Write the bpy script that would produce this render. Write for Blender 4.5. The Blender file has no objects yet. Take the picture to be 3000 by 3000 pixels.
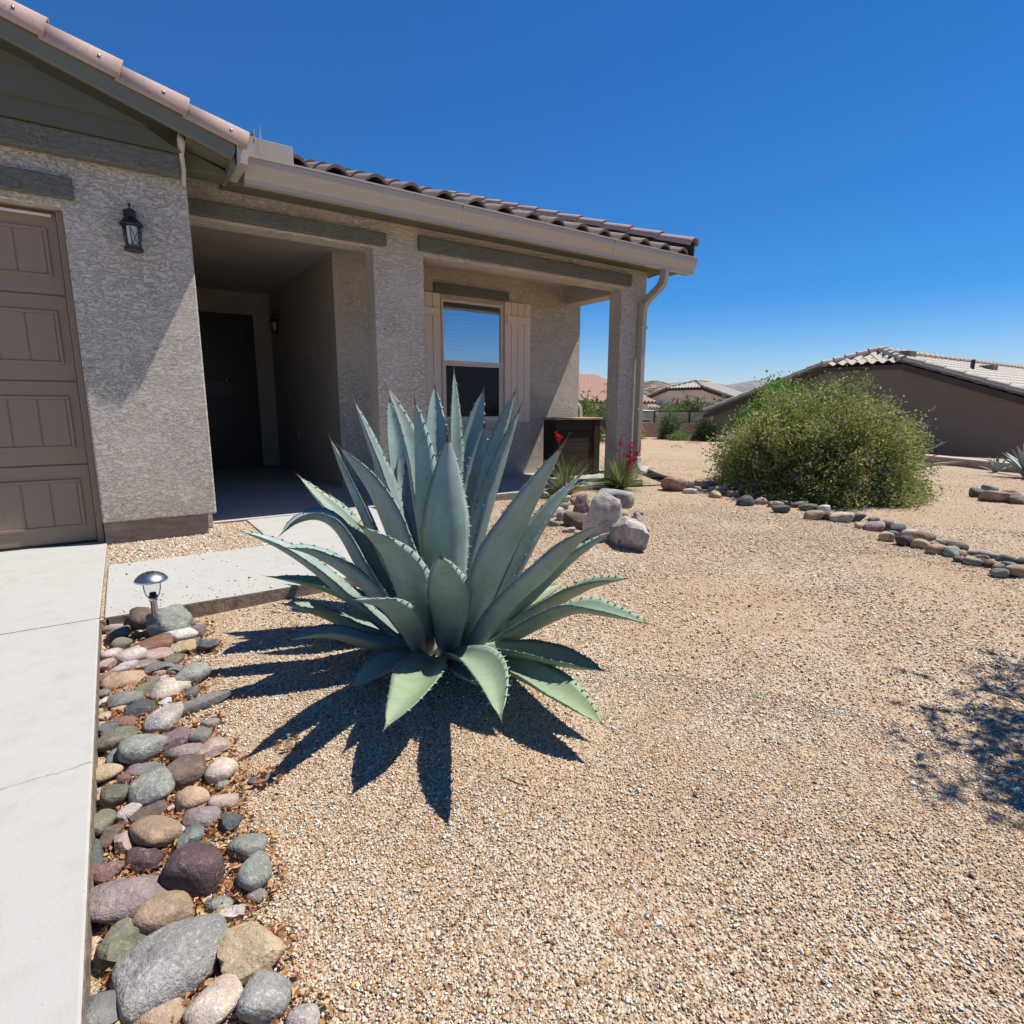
import bpy, bmesh, math, random
import numpy as np
from mathutils import Vector, Matrix, noise as mnoise
R = math.radians
random.seed(7); RNG = np.random.default_rng(7)
scene = bpy.context.scene
COL = scene.collection

# ---------------------------------------------------------------- camera, sky, sun, exposure
F, PITCH, YAW, ROLL, CAMH = 1677.7, .183389, .605995, .0037425, 1.05
cam = bpy.data.cameras.new('camera'); camo = bpy.data.objects.new('camera', cam); COL.objects.link(camo)
cp, sp = math.cos(PITCH), math.sin(PITCH); sy, cy = math.sin(YAW), math.cos(YAW)
fw = Vector((sy*cp, cy*cp, -sp)); rt = Vector((cy, -sy, 0)); up = rt.cross(fw)
cr, sr = math.cos(ROLL), math.sin(ROLL)
rt, up = rt*cr + up*sr, -rt*sr + up*cr
m = Matrix((rt, up, -fw)).transposed().to_4x4(); m.translation = Vector((0, 0, CAMH))
camo.matrix_world = m
cam.sensor_fit = 'HORIZONTAL'; cam.sensor_width = 36; cam.lens = 36*F/3000
cam.clip_start = .05; cam.clip_end = 20000
scene.camera = camo
SUN = Vector((.96, -.27, 1.9)).normalized()
world = bpy.data.worlds.new('World'); scene.world = world; world.use_nodes = True
wn = world.node_tree; bg = wn.nodes['Background']
sky = wn.nodes.new('ShaderNodeTexSky'); sky.sky_type = 'NISHITA'; sky.sun_disc = False
sky.sun_elevation = math.asin(SUN.z); sky.sun_rotation = math.atan2(SUN.x, SUN.y)
sky.altitude = 1200; sky.air_density = 1.0; sky.dust_density = .1; sky.ozone_density = 4.0
hsv = wn.nodes.new('ShaderNodeHueSaturation'); hsv.inputs['Saturation'].default_value = 1.62; hsv.inputs['Hue'].default_value = .507
wn.links.new(sky.outputs[0], hsv.inputs['Color']); wn.links.new(hsv.outputs[0], bg.inputs[0]); bg.inputs[1].default_value = .086
sun = bpy.data.lights.new('sun', 'SUN'); suno = bpy.data.objects.new('sun', sun); COL.objects.link(suno)
sun.energy = 5.0; sun.angle = R(.53); sun.color = (1, .945, .85)
suno.rotation_euler = SUN.to_track_quat('Z', 'Y').to_euler()
suno.location = (5, -3, 12)
scene.cycles.diffuse_bounces = 2
scene.view_settings.view_transform = 'Standard'; scene.view_settings.look = 'None'
scene.view_settings.gamma = 1; scene.view_settings.exposure = .5

# ---------------------------------------------------------------- node helpers
def newmat(name, rough=.8, spec=.3):
    mt = bpy.data.materials.new(name); mt.use_nodes = True
    nt = mt.node_tree; b = nt.nodes['Principled BSDF']
    b.inputs['Roughness'].default_value = rough; b.inputs['Specular IOR Level'].default_value = spec
    return mt, nt, b
def N(nt, typ, **kw):
    n = nt.nodes.new(typ)
    for k, v in kw.items():
        if k in n.inputs.keys(): n.inputs[k].default_value = v
        else: setattr(n, k, v)
    return n
def coords(nt, scale=(1, 1, 1), obj=True, rot=(0, 0, 0)):
    tc = N(nt, 'ShaderNodeTexCoord'); mp = N(nt, 'ShaderNodeMapping')
    mp.inputs['Scale'].default_value = scale; mp.inputs['Rotation'].default_value = rot
    nt.links.new(tc.outputs['Object' if obj else 'Generated'], mp.inputs[0]); return mp.outputs[0]
def worldpos(nt, scale=(1, 1, 1)):
    g = N(nt, 'ShaderNodeNewGeometry'); mp = N(nt, 'ShaderNodeMapping'); mp.inputs['Scale'].default_value = scale
    nt.links.new(g.outputs['Position'], mp.inputs[0]); return mp.outputs[0]
def ramp(nt, fac, stops, interp='LINEAR'):
    r = N(nt, 'ShaderNodeValToRGB'); r.color_ramp.interpolation = interp
    el = r.color_ramp.elements
    while len(el) < len(stops): el.new(.5)
    for e, (p, c) in zip(el, stops):
        e.position = p; e.color = (c, c, c, 1) if isinstance(c, (int, float)) else (*c, 1)
    nt.links.new(fac, r.inputs[0]); return r.outputs[0]
def noise(nt, vec, scale, detail=4, rough=.55, dist=0):
    n = N(nt, 'ShaderNodeTexNoise'); n.inputs['Scale'].default_value = scale; n.inputs['Detail'].default_value = detail
    n.inputs['Roughness'].default_value = rough; n.inputs['Distortion'].default_value = dist
    nt.links.new(vec, n.inputs['Vector']); return n.outputs['Fac']
def mixc(nt, a, b, fac, mode='MIX'):
    x = N(nt, 'ShaderNodeMix', data_type='RGBA', blend_type=mode)
    for s, v in ((6, a), (7, b), (0, fac)):
        if hasattr(v, 'links') or isinstance(v, bpy.types.NodeSocket): nt.links.new(v, x.inputs[s])
        elif isinstance(v, (int, float)): x.inputs[s].default_value = v
        else: x.inputs[s].default_value = (*v, 1)
    return x.outputs[2]
def math_(nt, op, a, b=0.):
    x = N(nt, 'ShaderNodeMath', operation=op)
    for i, v in enumerate((a, b)):
        if isinstance(v, bpy.types.NodeSocket): nt.links.new(v, x.inputs[i])
        else: x.inputs[i].default_value = v
    return x.outputs[0]
def bump(nt, b, h, strength, dist, prev=None):
    x = N(nt, 'ShaderNodeBump'); x.inputs['Strength'].default_value = strength; x.inputs['Distance'].default_value = dist
    nt.links.new(h, x.inputs['Height'])
    if prev is not None: nt.links.new(prev, x.inputs['Normal'])
    nt.links.new(x.outputs[0], b.inputs['Normal']); return x.outputs[0]
def paint(name, col, rough=.5, spec=.4, var=.12, bscale=60, bstr=.12, metal=0):
    mt, nt, b = newmat(name, rough, spec); v = worldpos(nt)
    n = noise(nt, v, 3.1, 5, .6); n2 = noise(nt, v, bscale, 3)
    c = mixc(nt, tuple(x*(1-var) for x in col), tuple(min(1, x*(1+var)) for x in col), n)
    nt.links.new(c, b.inputs['Base Color']); b.inputs['Metallic'].default_value = metal
    bump(nt, b, n2, bstr, .002); return mt
def stucco(name, col, strength=1.0, dist=.006, var=.12):
    mt, nt, b = newmat(name, .95, .12); v = worldpos(nt, (.85, .85, 1.7))
    # trowelled texture: plateaus with ragged, mostly horizontal edges
    w = noise(nt, v, 9, 3, .5)
    cmb = N(nt, 'ShaderNodeVectorMath', operation='ADD'); sc = N(nt, 'ShaderNodeVectorMath', operation='SCALE'); sc.inputs[3].default_value = .09
    nn = N(nt, 'ShaderNodeTexNoise'); nn.inputs['Scale'].default_value = 14; nt.links.new(v, nn.inputs['Vector'])
    nt.links.new(nn.outputs['Color'], sc.inputs[0]); nt.links.new(v, cmb.inputs[0]); nt.links.new(sc.outputs[0], cmb.inputs[1])
    a = noise(nt, cmb.outputs[0], 32, 5, .66, .5)
    pl = ramp(nt, a, [(.33, 0.), (.465, .35), (.50, .92), (.68, 1.)])
    g = noise(nt, worldpos(nt), 240, 2, .6)
    h = math_(nt, 'ADD', pl, math_(nt, 'MULTIPLY', g, .16))
    big = noise(nt, worldpos(nt), 1.3, 6, .7)
    c = mixc(nt, tuple(x*(1-var) for x in col), tuple(x*(1+var) for x in col), big)
    c = mixc(nt, c, tuple(x*.55 for x in col), math_(nt, 'MULTIPLY', ramp(nt, a, [(.45, 0.), (.475, 1.), (.50, 0.)]), .22))  # crevice shade along the plateau edges painted into the colour
    nt.links.new(c, b.inputs['Base Color'])
    patch = ramp(nt, noise(nt, worldpos(nt), 2.1, 3, .6), [(.35, .45), (.6, 1.)])
    bump(nt, b, math_(nt, 'MULTIPLY', h, patch), strength, dist); return mt

M = {}
M['stucco'] = stucco('stucco_wall', (.60, .525, .44), 1.0, .010)
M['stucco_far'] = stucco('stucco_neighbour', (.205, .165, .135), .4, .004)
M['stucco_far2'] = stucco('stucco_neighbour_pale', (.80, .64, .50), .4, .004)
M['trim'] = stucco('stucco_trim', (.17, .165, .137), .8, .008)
M['siding'] = paint('siding_paint', (.125, .118, .078), .7, .25)
M['fascia'] = paint('fascia_paint', (.165, .165, .125), .6, .3)
M['browntrim'] = paint('brown_trim', (.075, .055, .045), .7, .25)
M['gutter'] = paint('gutter_metal', (.46, .395, .32), .35, .5, .05, 20, .05)
M['door'] = paint('garage_door_paint', (.29, .205, .145), .5, .35, .07, 90, .1)
M['frame'] = paint('window_frame_vinyl', (.68, .57, .47), .45, .4, .05)
M['shutter'] = paint('shutter_paint', (.74, .61, .51), .6, .3, .05, 90, .15)
M['black'] = paint('black_metal', (.012, .012, .013), .4, .5, .1)
M['darkdoor'] = paint('dark_door_paint', (.02, .018, .02), .35, .5, .1)
M['white'] = paint('white_paint', (.7, .69, .66), .5, .4, .05)
M['caulk'] = paint('pale_caulk', (.55, .5, .42), .8, .2, .1, 40, .8)
M['plasticblack'] = paint('corrugated_plastic', (.018, .018, .02), .45, .5, .1)
M['block'] = paint('block_wall', (.42, .29, .21), .9, .15, .15, 60, .5)
M['darkwood'] = paint('dark_wood', (.05, .03, .02), .75, .25, .5, 40, .4)
M['topwood'] = paint('worn_wood_top', (.42, .28, .16), .75, .25, .35, 40, .4)
M['blind'] = paint('blind_slat', (.75, .76, .78), .5, .3, .02)
M['spine'] = paint('agave_spine', (.09, .045, .03), .5, .4, .3)
M['nail'] = paint('nail_zinc', (.6, .62, .65), .3, .6, .05, metal=1)
def chrome():
    mt, nt, b = newmat('brushed_steel', .3, .5); b.inputs['Metallic'].default_value = 1
    b.inputs['Base Color'].default_value = (.62, .63, .66, 1)
    n = noise(nt, coords(nt, (1, 1, 60)), 12, 2); bump(nt, b, n, .08, .001)
    return mt
M['chrome'] = chrome()
def lampglass():
    mt = bpy.data.materials.new('clear_glass'); mt.use_nodes = True; nt = mt.node_tree
    nt.nodes.remove(nt.nodes['Principled BSDF']); out = nt.nodes['Material Output']
    t = N(nt, 'ShaderNodeBsdfTransparent'); t.inputs[0].default_value = (.93, .95, .96, 1)
    g = N(nt, 'ShaderNodeBsdfGlossy'); g.inputs['Roughness'].default_value = .05; g.inputs[0].default_value = (.55, .57, .6, 1)
    mx = N(nt, 'ShaderNodeMixShader'); lw = N(nt, 'ShaderNodeLayerWeight'); lw.inputs[0].default_value = .12
    nt.links.new(lw.outputs['Fresnel'], mx.inputs[0]); nt.links.new(t.outputs[0], mx.inputs[1]); nt.links.new(g.outputs[0], mx.inputs[2])
    nt.links.new(mx.outputs[0], out.inputs[0]); return mt
M['glass'] = lampglass()
def winglass():
    mt = bpy.data.materials.new('window_glass'); mt.use_nodes = True; nt = mt.node_tree
    nt.nodes.remove(nt.nodes['Principled BSDF']); out = nt.nodes['Material Output']
    t = N(nt, 'ShaderNodeBsdfTransparent'); t.inputs[0].default_value = (.88, .92, .95, 1)
    g = N(nt, 'ShaderNodeBsdfGlossy'); g.inputs['Roughness'].default_value = .015; g.inputs[0].default_value = (.75, .85, .95, 1)
    mx = N(nt, 'ShaderNodeMixShader'); mx.inputs[0].default_value = .40
    nt.links.new(t.outputs[0], mx.inputs[1]); nt.links.new(g.outputs[0], mx.inputs[2])
    nt.links.new(mx.outputs[0], out.inputs[0]); return mt
M['winglass'] = winglass()
def screenmat():
    mt = bpy.data.materials.new('insect_screen'); mt.use_nodes = True; nt = mt.node_tree
    out = nt.nodes['Material Output']; b = nt.nodes['Principled BSDF']
    b.inputs['Base Color'].default_value = (.012, .014, .016, 1); b.inputs['Roughness'].default_value = .9
    t = N(nt, 'ShaderNodeBsdfTransparent'); mx = N(nt, 'ShaderNodeMixShader'); mx.inputs[0].default_value = .62
    nt.links.new(t.outputs[0], mx.inputs[1]); nt.links.new(b.outputs[0], mx.inputs[2]); nt.links.new(mx.outputs[0], out.inputs[0]); return mt
M['screen'] = screenmat()
def concrete():
    mt, nt, b = newmat('concrete', .85, .25); v = worldpos(nt)
    n = noise(nt, v, .9, 6, .6); n2 = noise(nt, v, 9, 5, .65); n3 = noise(nt, v, 160, 3, .6)
    c = mixc(nt, (.385, .38, .362), (.455, .45, .432), n)
    c = mixc(nt, c, (.33, .30, .26), math_(nt, 'MULTIPLY', ramp(nt, n2, [(.5, 0.), (.8, 1.)]), .6))
    sp_ = noise(nt, v, 70, 2, .5); st = noise(nt, v, 2.2, 6, .75, 1.); c = mixc(nt, c, (.30, .255, .20), math_(nt, 'MULTIPLY', ramp(nt, st, [(.56, 0.), (.72, 1.)]), .35))
    br = noise(nt, worldpos(nt, (3, 90, 3)), 2, 3, .6); c = mixc(nt, c, (.36, .345, .32), math_(nt, 'MULTIPLY', br, .35))
    c = mixc(nt, c, (.22, .18, .14), math_(nt, 'MULTIPLY', ramp(nt, sp_, [(.74, 0.), (.78, 1.)]), .6))
    # hairline cracks across the driveway
    sep = N(nt, 'ShaderNodeSeparateXYZ'); nt.links.new(v, sep.inputs[0])
    w = noise(nt, v, 5, 5, .7)
    for y0, amp in ((1.98, .10), (5.08, .03)):
        d = math_(nt, 'ABSOLUTE', math_(nt, 'SUBTRACT', math_(nt, 'ADD', sep.outputs[1], math_(nt, 'MULTIPLY', math_(nt, 'SUBTRACT', w, .5), amp)), y0))
        c = mixc(nt, c, (.16, .14, .12), math_(nt, 'MULTIPLY', ramp(nt, d, [(.0, 1.), (.0022, .7), (.004, 0.)]), .75))
    nt.links.new(c, b.inputs['Base Color'])
    bump(nt, b, math_(nt, 'ADD', n3, math_(nt, 'MULTIPLY', n2, .6)), .35, .003); return mt
M['concrete'] = concrete()
def edgeconcrete():
    mt, nt, b = newmat('rough_concrete_edge', .95, .15); v = worldpos(nt)
    n = noise(nt, v, 22, 6, .7)
    nt.links.new(ramp(nt, n, [(.3, (.13, .1, .075)), (.7, (.34, .28, .22))]), b.inputs['Base Color']); bump(nt, b, n, 1, .015); return mt
M['edge'] = edgeconcrete()
def footing():
    mt, nt, b = newmat('footing_concrete', .95, .15); v = worldpos(nt, (1, 1, 3))
    n = noise(nt, v, 7, 6, .7)
    nt.links.new(ramp(nt, n, [(.3, (.2, .14, .1)), (.7, (.42, .33, .26))]), b.inputs['Base Color']); bump(nt, b, n, .8, .01); return mt
M['footing'] = footing()
def gravelground():
    mt, nt, b = newmat('gravel_ground', .95, .15); v = worldpos(nt)
    vo = N(nt, 'ShaderNodeTexVoronoi'); vo.inputs['Scale'].default_value = 125; nt.links.new(v, vo.inputs['Vector'])
    sep = N(nt, 'ShaderNodeSeparateColor'); nt.links.new(vo.outputs['Color'], sep.inputs[0])
    c = ramp(nt, sep.outputs[0], [(0., (.11, .062, .036)), (.18, (.33, .195, .11)), (.34, (.49, .38, .27)), (.55, (.57, .475, .365)), (.75, (.43, .325, .225)), (.9, (.67, .61, .50)), (1., (.34, .28, .22))])  # darkest cells put the brown shadows between pebbles into the colour
    big = noise(nt, v, .75, 4, .6); b2 = noise(nt, v, 3.5, 4, .6)
    c = mixc(nt, c, (.45, .30, .18), math_(nt, 'MULTIPLY', ramp(nt, big, [(.38, 0.), (.62, 1.)]), .55))
    c = mixc(nt, c, (.40, .25, .15), math_(nt, 'MULTIPLY', ramp(nt, b2, [(.52, 0.), (.75, 1.)]), .5))
    nt.links.new(c, b.inputs['Base Color'])
    d = math_(nt, 'SUBTRACT', 1., vo.outputs['Distance']); n = noise(nt, v, 30, 4, .6)
    x = bump(nt, b, d, 1.0, .0075); bump(nt, b, n, .6, .02, x); return mt
M['gravel'] = gravelground()
def attrmat(name, rough=.9, spec=.15, bstr=.4, bscale=60, bdist=.004, trans=0):
    mt, nt, b = newmat(name, rough, spec)
    a = N(nt, 'ShaderNodeAttribute', attribute_name='tint'); nt.links.new(a.outputs['Color'], b.inputs['Base Color'])
    if bstr: bump(nt, b, noise(nt, worldpos(nt), bscale, 3), bstr, bdist)
    if trans:
        out = nt.nodes['Material Output']; t = N(nt, 'ShaderNodeBsdfTranslucent'); nt.links.new(a.outputs['Color'], t.inputs[0])
        mx = N(nt, 'ShaderNodeMixShader'); mx.inputs[0].default_value = trans
        nt.links.new(b.outputs[0], mx.inputs[1]); nt.links.new(t.outputs[0], mx.inputs[2]); nt.links.new(mx.outputs[0], out.inputs[0])
    return mt
M['pebble'] = attrmat('pebbles', .85, .25, 0)
M['leaf'] = attrmat('foliage', .65, .25, 0, trans=.3)
M['litter'] = attrmat('dry_leaves', .7, .25, 0, trans=.25)
def agavemat():
    mt, nt, b = newmat('agave_leaf', .5, .35); v = worldpos(nt)
    a = N(nt, 'ShaderNodeAttribute', attribute_name='tint'); sep = N(nt, 'ShaderNodeSeparateColor'); nt.links.new(a.outputs['Color'], sep.inputs[0])
    n = noise(nt, v, 7, 5, .6); n2 = noise(nt, v, 38, 4, .6)
    c = mixc(nt, (.16, .24, .235), (.37, .47, .455), n)
    # waxy bloom rubbed off low on the leaf and in blotches
    c = mixc(nt, c, (.15, .22, .13), math_(nt, 'MULTIPLY', ramp(nt, n2, [(.52, 0.), (.7, 1.)]), .4))
    c = mixc(nt, c, (.27, .34, .10), math_(nt, 'MULTIPLY', sep.outputs[1], .85))      # G: old green leaf, with light through the tips painted in
    c = mixc(nt, c, (.50, .58, .54), math_(nt, 'MULTIPLY', ramp(nt, sep.outputs[0], [(.82, 0.), (1., 1.)]), .55))  # R: margin
    c = mixc(nt, c, (.14, .07, .04), ramp(nt, sep.outputs[2], [(.93, 0.), (.99, 1.)]))   # B: tip
    sc_ = noise(nt, v, 16, 6, .75, 1.5); c = mixc(nt, c, (.33, .30, .22), math_(nt, 'MULTIPLY', ramp(nt, sc_, [(.60, 0.), (.68, 1.)]), .55))
    du = noise(nt, v, 2.6, 5, .7); c = mixc(nt, c, (.24, .27, .22), math_(nt, 'MULTIPLY', ramp(nt, du, [(.45, 0.), (.65, 1.)]), .6))
    # scalloped bud imprints
    w = N(nt, 'ShaderNodeTexWave', wave_type='RINGS'); w.inputs['Scale'].default_value = 6; w.inputs['Distortion'].default_value = 6; w.inputs['Detail'].default_value = 2
    nt.links.new(v, w.inputs['Vector'])
    im = ramp(nt, w.outputs['Fac'], [(.90, 0.), (.97, 1.)])
    c = mixc(nt, c, (.15, .21, .18), math_(nt, 'MULTIPLY', im, .2))
    nt.links.new(c, b.inputs['Base Color'])
    x = bump(nt, b, n2, .25, .004)
    out = nt.nodes['Material Output']; t = N(nt, 'ShaderNodeBsdfTranslucent'); nt.links.new(mixc(nt, c, (.3, .5, .1), .5), t.inputs[0])
    mx = N(nt, 'ShaderNodeMixShader'); mx.inputs[0].default_value = .07
    nt.links.new(b.outputs[0], mx.inputs[1]); nt.links.new(t.outputs[0], mx.inputs[2]); nt.links.new(mx.outputs[0], out.inputs[0])
    return mt
M['agave'] = agavemat()
PAL = {'brown': (.17, .115, .09), 'sage': (.26, .275, .235), 'pink': (.46, .32, .27), 'grey': (.20, .195, .185), 'olive': (.20, .19, .13), 'white': (.62, .56, .53),
       'purple': (.24, .155, .17), 'rust': (.27, .13, .085), 'cream': (.56, .47, .38), 'gold': (.50, .38, .23), 'slate': (.10, .115, .12), 'speckled': (.47, .40, .37),
       'mauve': (.28, .215, .205), 'salmon': (.46, .29, .21), 'tan': (.42, .29, .19), 'red': (.25, .13, .11), 'teal': (.18, .215, .20), 'darkpurple': (.10, .06, .062),
       'biggrey': (.32, .305, .285), 'rockpink': (.60, .52, .475)}
def rockmat(key, col):
    mt, nt, b = newmat('stone_'+key, .8, .25); v = coords(nt); oi = N(nt, 'ShaderNodeObjectInfo')
    add = N(nt, 'ShaderNodeVectorMath', operation='ADD'); sc = N(nt, 'ShaderNodeVectorMath', operation='SCALE')
    cmb = N(nt, 'ShaderNodeCombineXYZ')
    for i in range(3): nt.links.new(oi.outputs['Random'], cmb.inputs[i])
    nt.links.new(cmb.outputs[0], sc.inputs[0]); sc.inputs[3].default_value = 37; nt.links.new(v, add.inputs[0]); nt.links.new(sc.outputs[0], add.inputs[1]); v = add.outputs[0]
    n = noise(nt, v, 9, 6, .65, .4); n2 = noise(nt, v, 120, 3, .7); n3 = noise(nt, v, 28, 5, .7)
    col = tuple(.90*(x*.85+.15*sum(col)/3) for x in col)
    lo = tuple(x*.55 for x in col); hi = tuple(min(.8, x*1.38) for x in col)
    c = ramp(nt, n, [(.3, lo), (.5, col), (.72, hi)])
    spk = .65 if key in ('speckled', 'sage', 'biggrey', 'cream') else .35
    c = mixc(nt, c, tuple(min(.85, x*1.9+.05) for x in col), math_(nt, 'MULTIPLY', ramp(nt, n2, [(.56, 0.), (.66, 1.)]), spk))
    c = mixc(nt, c, tuple(x*.35 for x in col), math_(nt, 'MULTIPLY', ramp(nt, n2, [(.33, 1.), (.42, 0.)]), spk))
    if key in ('cream', 'rust', 'tan', 'gold', 'salmon'):
        c = mixc(nt, c, (.42, .2, .09), math_(nt, 'MULTIPLY', ramp(nt, n3, [(.5, 0.), (.66, 1.)]), .5))
    c = mixc(nt, c, (.50, .42, .34), math_(nt, 'MULTIPLY', ramp(nt, n3, [(.56, 0.), (.72, 1.)]), .45))
    n4 = noise(nt, v, 3.5, 5, .7, 1.2); c = mixc(nt, c, tuple(x*.5 for x in col), math_(nt, 'MULTIPLY', ramp(nt, n4, [(.48, 0.), (.6, 1.)]), .45))
    nt.links.new(c, b.inputs['Base Color']); x = bump(nt, b, n3, .8, .016 if key != 'rockpink' else .03); bump(nt, b, n2, .45, .0022, x); return mt
for k_, c_ in PAL.items(): M['s_'+k_] = rockmat(k_, c_)
def tilemat(name, a_, b_):
    mt, nt, b = newmat(name, .85, .2); v = worldpos(nt)
    n = noise(nt, v, 5, 6, .65); n2 = noise(nt, v, 40, 4, .6)
    c = mixc(nt, a_, b_, n); c = mixc(nt, c, tuple(x*.55 for x in a_), math_(nt, 'MULTIPLY', ramp(nt, n2, [(.55, 0.), (.75, 1.)]), .5))
    nt.links.new(c, b.inputs['Base Color']); bump(nt, b, n2, .4, .004); return mt
M['tile'] = tilemat('clay_tile', (.34, .235, .205), (.5, .38, .335))
M['tile_dark'] = tilemat('clay_tile_field', (.13, .09, .075), (.36, .29, .26))
M['tile_far'] = tilemat('pale_tile', (.40, .355, .30), (.54, .49, .42))
M['tile_red'] = tilemat('pink_tile', (.48, .29, .23), (.6, .4, .33))

# ---------------------------------------------------------------- object helpers
def link(o, parent=None, label=None, cat=None, group=None, kind=None):
    COL.objects.link(o)
    if parent is not None: o.parent = parent
    if label: o['label'] = label
    if cat: o['category'] = cat
    if group: o['group'] = group
    if kind: o['kind'] = kind
    return o
def empty(name, loc, label, cat, group=None):
    o = bpy.data.objects.new(name, None); o.location = loc; o.empty_display_size = .2
    return link(o, None, label, cat, group)
class MB:
    def __init__(s): s.v = []; s.f = []
    def add(s, vs, fs):
        k = len(s.v); s.v += [tuple(v) for v in vs]; s.f += [tuple(i+k for i in f) for f in fs]; return s
    def box(s, x0, x1, y0, y1, z0, z1):
        return s.add([(x0, y0, z0), (x1, y0, z0), (x1, y1, z0), (x0, y1, z0), (x0, y0, z1), (x1, y0, z1), (x1, y1, z1), (x0, y1, z1)],
                     [(0, 3, 2, 1), (4, 5, 6, 7), (0, 1, 5, 4), (1, 2, 6, 5), (2, 3, 7, 6), (3, 0, 4, 7)])
    def prism(s, poly, y0, y1, axis='y'):   # poly in the plane across the axis
        n = len(poly)
        mk = {'y': lambda a, b, t: (a, t, b), 'x': lambda a, b, t: (t, a, b), 'z': lambda a, b, t: (a, b, t)}[axis]
        return s.add([mk(a, b, y0) for a, b in poly]+[mk(a, b, y1) for a, b in poly],
                     [tuple(range(n)), tuple(range(2*n-1, n-1, -1))]+[(i, i+n, (i+1) % n+n, (i+1) % n) for i in range(n)])
    def tube(s, pts, r, n=10, cap=True, rr=None, sq=None, twist=0):
        pts = [Vector(p) for p in pts]; rings = []; u = None
        for i, p in enumerate(pts):
            t = (pts[min(i+1, len(pts)-1)]-pts[max(i-1, 0)]).normalized()
            if u is None:
                a = Vector((0, 0, 1)) if abs(t.z) < .9 else Vector((1, 0, 0)); u = t.cross(a).normalized()
            else: u = (u-t*u.dot(t)).normalized()
            w = t.cross(u); q = rr[i] if rr else r
            rings.append([p+(u*math.cos(2*math.pi*j/n+twist)+w*math.sin(2*math.pi*j/n+twist))*q for j in range(n)] if not sq else
                         [p+u*a_*sq[0]+w*b_*sq[1] for a_, b_ in ((-1, -1), (1, -1), (1, 1), (-1, 1))])
        n = len(rings[0]); k = [v for rg in rings for v in rg]
        f = [(i*n+j, i*n+(j+1) % n, (i+1)*n+(j+1) % n, (i+1)*n+j) for i in range(len(pts)-1) for j in range(n)]
        if cap: f += [tuple(range(n-1, -1, -1)), tuple(range((len(pts)-1)*n, len(pts)*n))]
        return s.add(k, f)
    def lathe(s, prof, c, n=24):
        vs = [(c[0]+r*math.cos(2*math.pi*j/n), c[1]+r*math.sin(2*math.pi*j/n), c[2]+z) for r, z in prof for j in range(n)]
        return s.add(vs, [(i*n+j, i*n+(j+1) % n, (i+1)*n+(j+1) % n, (i+1)*n+j) for i in range(len(prof)-1) for j in range(n)])
    def build(s, name, mat, parent=None, bevel=0, smooth=False, seg=2, **kw):
        me = bpy.data.meshes.new(name); me.from_pydata(s.v, [], s.f); me.materials.append(mat)
        bm = bmesh.new(); bm.from_mesh(me); bmesh.ops.recalc_face_normals(bm, faces=bm.faces); bm.to_mesh(me); bm.free()
        if smooth:
            for p in me.polygons: p.use_smooth = True
        o = bpy.data.objects.new(name, me)
        if parent is not None and parent.type == 'EMPTY':
            me.transform(Matrix.Translation(-parent.location))
        elif parent is not None and parent.parent is not None:
            me.transform(Matrix.Translation(-parent.parent.location))
        if bevel:
            b = o.modifiers.new('bevel', 'BEVEL'); b.width = bevel; b.segments = seg; b.limit_method = 'ANGLE'; b.angle_limit = R(40)
        return link(o, parent, **kw)
def npmesh(name, verts, faces, tint, mat, smooth=False, k=None):
    """verts (n,3), faces (m,k) int, tint (n,3)"""
    me = bpy.data.meshes.new(name); nv, nf, k = len(verts), len(faces), faces.shape[1]
    me.vertices.add(nv); me.vertices.foreach_set('co', verts.astype(np.float32).ravel())
    me.loops.add(nf*k); me.loops.foreach_set('vertex_index', faces.astype(np.int32).ravel())
    me.polygons.add(nf); me.polygons.foreach_set('loop_start', np.arange(0, nf*k, k, dtype=np.int32))
    me.update(calc_edges=True); me.validate()
    if smooth: me.polygons.foreach_set('use_smooth', np.ones(nf, dtype=bool))
    if tint is not None:
        a = me.color_attributes.new('tint', 'FLOAT_COLOR', 'POINT'); c = np.ones((nv, 4), np.float32); c[:, :3] = tint; a.data.foreach_set('color', c.ravel())
    me.materials.append(mat); return bpy.data.objects.new(name, me)
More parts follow.
